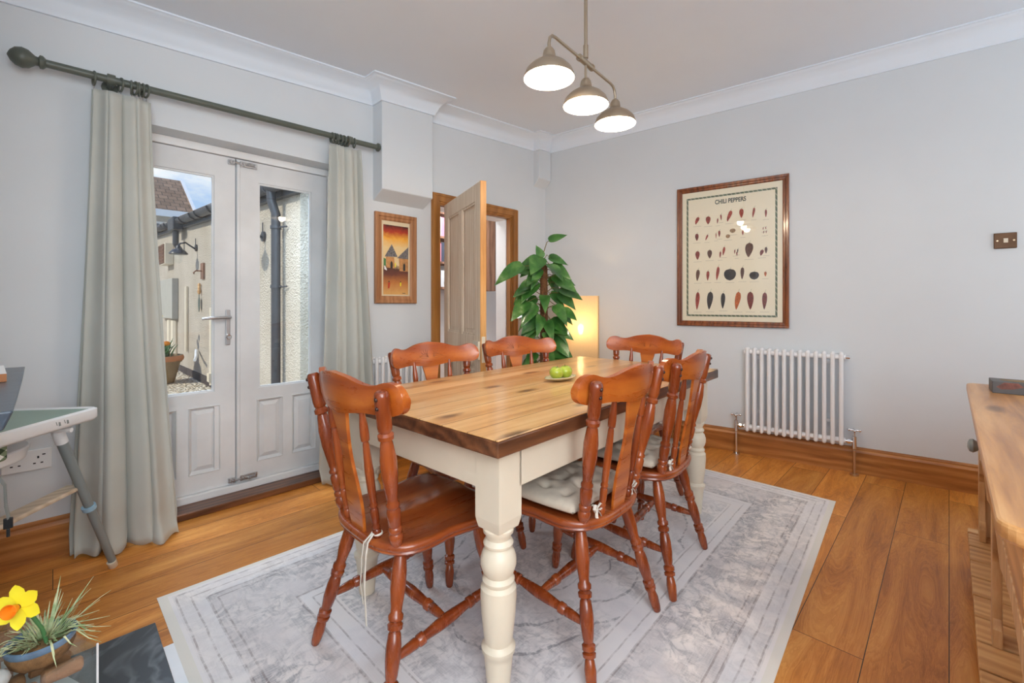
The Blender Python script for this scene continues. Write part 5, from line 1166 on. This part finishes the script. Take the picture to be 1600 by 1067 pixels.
BASE_ = M(); BASE_.box((.008, .008, .010), (BW - .008, BW - .008, GZ - .085)); tag(BASE_.build('sand_bed', MT['stone'], loc=tuple(GM @ Vector((0, 0, 0))), rot=(0, 0, R(112.8))), 'grey gravel bed filling the lower part of the glass box', 'gravel')
for (x, y, z, an) in PCS:
    L_ = .030; d_ = Vector((math.cos(R(an)), math.sin(R(an)), rd.uniform(-.10, .10))); m = M()
    m.lathe(-d_ * L_, d_ * L_, [(0, .010), (.06, .0145), (.4, .016 + rd.uniform(-.001, .001)), (.7, .0145), (.94, .0155), (1, .010)], 10)
    tag(m.build('driftwood_piece', MT['cork'], smooth=50, loc=tuple(GM @ Vector((x, y, z))), rot=(0, 0, R(112.8))), 'short driftwood piece inside the glass box', 'driftwood', 'driftwood pieces in the glass box')
pb = thing('spider_plant_bowl', 'shallow blue-rimmed clay bowl of spider plant on the glass box', 'potted plant', (-.016, 1.303, .006 + GZ + .007)); pb.scale = (.72, .72, .72)
m = M(); m.lathe((0, 0, 0), (0, 0, .062), [(0, .044), (.04, .050), (.25, .062), (.6, .070), (.80, .070)], 28); m.build('bowl', MT['potbrown'], pb, smooth=50)
m = M(); m.lathe((0, 0, .048), (0, 0, .066), [(0, .0705), (.4, .074), (.9, .074), (1, .069), (.8, .063), (.0, .060)], 28); m.build('glazed_rim', MT['blueglaze'], pb, smooth=50)
m = M(); m.tube([(0, 0, .040), (0, 0, .048)], .061, 20); m.build('soil', plain('red_brown_soil', (.12, .035, .02), .9, var=.4, bump=.5), pb)
m = M(); rs_ = random.Random(9)
for k in range(110):
    a = rs_.uniform(0, 2 * PI); L_ = rs_.uniform(.05, .15); el = rs_.uniform(.15, 1.25); r0_ = rs_.uniform(0, .040); cx0, cy0 = .005, .012
    d_ = Vector((math.cos(a) * math.cos(el), math.sin(a) * math.cos(el), math.sin(el))); s_ = Vector((-math.sin(a), math.cos(a), 0)); b_ = Vector((cx0 + r0_ * math.cos(a), cy0 + r0_ * math.sin(a), .048))
    dr_ = rs_.uniform(.2, .9) * (1.25 - el); pp_ = [b_ + d_ * L_ * t - Vector((0, 0, dr_ * L_ * t * t * .6)) for t in (0, .25, .5, .75, 1)]; ww = [.0020, .0026, .0024, .0016, .0003]
    for q_ in pp_:
        if math.hypot(q_.x, q_.y) > .05 and q_.z < .070: q_.z = max(q_.z, .070 if math.hypot(q_.x, q_.y) < .085 else -.0 + q_.z)
        q_.z = max(q_.z, .012)
    m.add([p_ + s_ * w_ + Vector((0, 0, .001)) for p_, w_ in zip(pp_, ww)] + [p_ for p_ in pp_] + [p_ - s_ * w_ + Vector((0, 0, .001)) for p_, w_ in zip(pp_, ww)], [(i, i + 1, 6 + i, 5 + i) for i in range(4)] + [(5 + i, 6 + i, 11 + i, 10 + i) for i in range(4)])
m.build('blades', MT['spider'], pb, smooth=60, weld=False)
df = thing('daffodil', 'yellow daffodil with an orange trumpet beside the spider plant', 'daffodil', (-.003, 1.264, .425))
hd_ = Vector((-.046, .004, .098))
m = M(); m.tube([(-.004, .030, -.010), (-.012, .028, .030), (-.026, .018, .068), tuple(hd_ + Vector((.010, .012, .0)))], .0034, 8); m.build('stalk', MT['green'], df, smooth=60)
fd = Vector((-.55, -.80, .15)).normalized(); u_ = fd.cross(Vector((0, 0, 1))).normalized(); v_ = u_.cross(fd)
for k in range(6):
    a = k * PI / 3 + .35; r_ = u_ * math.cos(a) + v_ * math.sin(a); s_ = fd.cross(r_); m = M(); back = -.002 * (k % 2)
    pr_ = [(.004, .004), (.010, .009), (.020, .0135), (.030, .012), (.037, .006), (.041, .0005)]
    vs = []
    for d_, w_ in pr_: c_ = hd_ + r_ * d_ + fd * (back + .004 * (d_ / .04) ** 2 - .004); vs += [c_ + s_ * w_, c_ - fd * .0015, c_ - s_ * w_]
    m.add(vs, [(i * 3 + j, i * 3 + j + 1, i * 3 + 4 + j, i * 3 + 3 + j) for i in range(5) for j in range(2)]); m.build('petal', MT['yellow'], df, smooth=60)
m = M(); prof = [(0, .005), (.3, .008), (.7, .0105), (1, .0135), (1, .0125), (.6, .009), (.2, .006)]; m.lathe(hd_ - fd * .002, hd_ + fd * .017, prof, 18); m.build('trumpet', MT['orange'], df, smooth=50)
m = M()
m.sphere((-.085, 1.25, .006 + GZ + .0285), .021, 14, 8, sc=(1.5, 1.1, 1)); tag(m.build('pebble', MT['stone'], smooth=60), 'smooth grey pebble on the glass lid left of the bowl', 'pebble')

# high chair
hc = thing('high_chair', 'white high chair with a sage tray and grey legs beside the curtain', 'high chair', (0, 0, 0))
u1 = Vector((-.19, -.22, 0)).normalized(); u2 = Vector((-.21, .16, 0)).normalized(); c0 = Vector((.130, 2.262, 0)); TWd, TDp = .42, .34
def tp(a, b, z): q = c0 + u1 * a + u2 * b; return (q.x, q.y, z)
def rr(w_, d_, r_, i_=0, n=5):
    P_ = []
    for cx_, cy_, a0 in ((r_, r_, PI), (w_ - r_, r_, 1.5 * PI), (w_ - r_, d_ - r_, 0), (r_, d_ - r_, .5 * PI)):
        for k in range(n + 1): a = a0 + k * PI / 2 / n; P_.append((cx_ + (r_ - i_) * math.cos(a), cy_ + (r_ - i_) * math.sin(a)))
    return P_
rA = rr(TWd, TDp, .035); rB = rr(TWd, TDp, .035, .010); rC = rr(TWd, TDp, .035, .018)
m = M(); n = len(rA)
rings_ = [[tp(a, b, .676) for a, b in rB], [tp(a, b, .686) for a, b in rA], [tp(a, b, .716) for a, b in rA], [tp(a, b, .721) for a, b in rB], [tp(a, b, .712) for a, b in rC]]
m.add([p_ for r_ in rings_ for p_ in r_], [(i * n + j, i * n + (j + 1) % n, (i + 1) * n + (j + 1) % n, (i + 1) * n + j) for i in range(4) for j in range(n)] + [tuple(range(n)), tuple(4 * n + j for j in range(n))])
tray = m.build('tray', MT['plastic'], hc, smooth=50)
m = M(); rD = rr(TWd, TDp, .035, .022); m.prism(rD, lambda a, b: tp(a, b, .7125), lambda a, b: tp(a, b, .7165)); m.build('tray_mat', MT['sagetray'], tray, bevel=.001)
m = M()
for k, a in enumerate((.14, .17)):
    m.add([tp(a, -.0006, .692), tp(a + .008, -.0006, .692), tp(a + .009, -.0006, .706), tp(a + .002, -.0006, .704)], [(0, 1, 2, 3)]); m.tube([tp(a + .014, -.0006, .696), tp(a + .018, -.0006, .708)], .0012, 4)
m.build('moulded_symbols', MT['greyleg'], tray)
m = M(); m.tube([tp(TWd * .25, .02, .66), tp(TWd * .25, TDp - .05, .66)], .008, 8); m.build('tray_rail', MT['plastic'], hc)
f1 = Vector((.178, 2.50, 0)); t1 = Vector((.020, 2.305, .61)); sC = Vector((-.12, 2.30, 0))
def hleg(f_, t_):
    m = M(); m.tube([f_ + Vector((0, 0, .012)), t_], [.0135, .0165], 14); g = m.build('leg', MT['greyleg'], hc, smooth=50)
    m = M(); m.lathe(f_, f_ + (t_ - f_).normalized() * .035, [(0, .010), (.15, .0155), (1, .0160)], 12); m.build('foot_cap', MT['cream'], g, smooth=50)
    q = f_ + (t_ - f_) * .50; d_ = (t_ - f_).normalized(); m = M(); m.tube([q - d_ * .006, q + d_ * .010], .022, 14); m.build('clip_ring', plain('pale_blue_clip', (.30, .48, .62), .4), g, smooth=50)
hleg(f1, t1); hleg(Vector((-.20, 1.92, 0)), Vector((-.17, 2.10, .61))); hleg(Vector((-.33, 2.70, 0)), Vector((-.20, 2.48, .61))); hleg(Vector((-.60, 2.15, 0)), Vector((-.40, 2.25, .61)))
m = M(); m.lathe(t1 + (t1 - f1).normalized() * -.015, t1 + (t1 - f1).normalized() * .045, [(0, .018), (.8, .018), (1, .010)], 14); m.build('leg_socket', MT['plastic'], hc, smooth=50)
# moulded seat shell under the tray
m = M(); seat = [(-.13, 2.04), (-.02, 2.16), (.015, 2.30), (-.05, 2.42), (-.22, 2.52), (-.40, 2.36), (-.38, 2.16), (-.26, 2.03)]
cseat = catmull([(-.23 + (a_ + .23) * .72, 2.27 + (b_ - 2.27) * .72) for a_, b_ in seat], 4); cxm = sum(p_[0] for p_ in cseat) / len(cseat); cym = sum(p_[1] for p_ in cseat) / len(cseat)
m.prism(cseat, lambda x, y: (cxm + (x - cxm) * .92, cym + (y - cym) * .92, .575), lambda x, y: (x, y, .620)); m.build('seat_shell', MT['plastic'], hc, smooth=50, bevel=.006)
m = M(); m.hexa([(-.33, 2.05, .62), (-.125, 2.035, .62), (-.095, 2.07, .62), (-.30, 2.09, .62), (-.33, 2.05, .70), (-.120, 2.035, .70), (-.095, 2.07, .70), (-.30, 2.09, .70)]); m.build('gingham_cushion', MT['gingham'], hc, bevel=.008)
m = M(); m.tube([(-.16, 2.03, .60), (-.115, 2.02, .590), (-.100, 2.015, .56), (-.098, 2.01, .50), (-.092, 2.01, .46)], .012, 6, flat=.18); st_ = m.build('strap', MT['greyleg'], hc, smooth=50)
m = M(); m.box((-.103, 2.006, .430), (-.083, 2.014, .462)); m.box((-.097, 2.007, .405), (-.089, 2.013, .430)); m.build('buckle', MT['black'], st_, bevel=.002)
# foot rest slab between the two near legs
m = M(); a = f1 + (t1 - f1) * .66; b = Vector((-.20, 1.92, 0)) + (Vector((-.17, 2.10, .61)) - Vector((-.20, 1.92, 0))) * .66
a = a + (a - b).normalized() * .02; w_ = Vector((-.05, .035, .0))
b = b - (a - b).normalized() * .02
m.hexa([a + Vector((.0, 0, -.012)), b + Vector((0, 0, -.012)), b + w_ + Vector((0, 0, -.012)), a + w_ + Vector((0, 0, -.012)), a + Vector((0, 0, .004)), b + Vector((0, 0, .004)), b + w_ + Vector((0, 0, .004)), a + w_ + Vector((0, 0, .004))]); m.build('footrest', MT['palewood'], hc, bevel=.005)
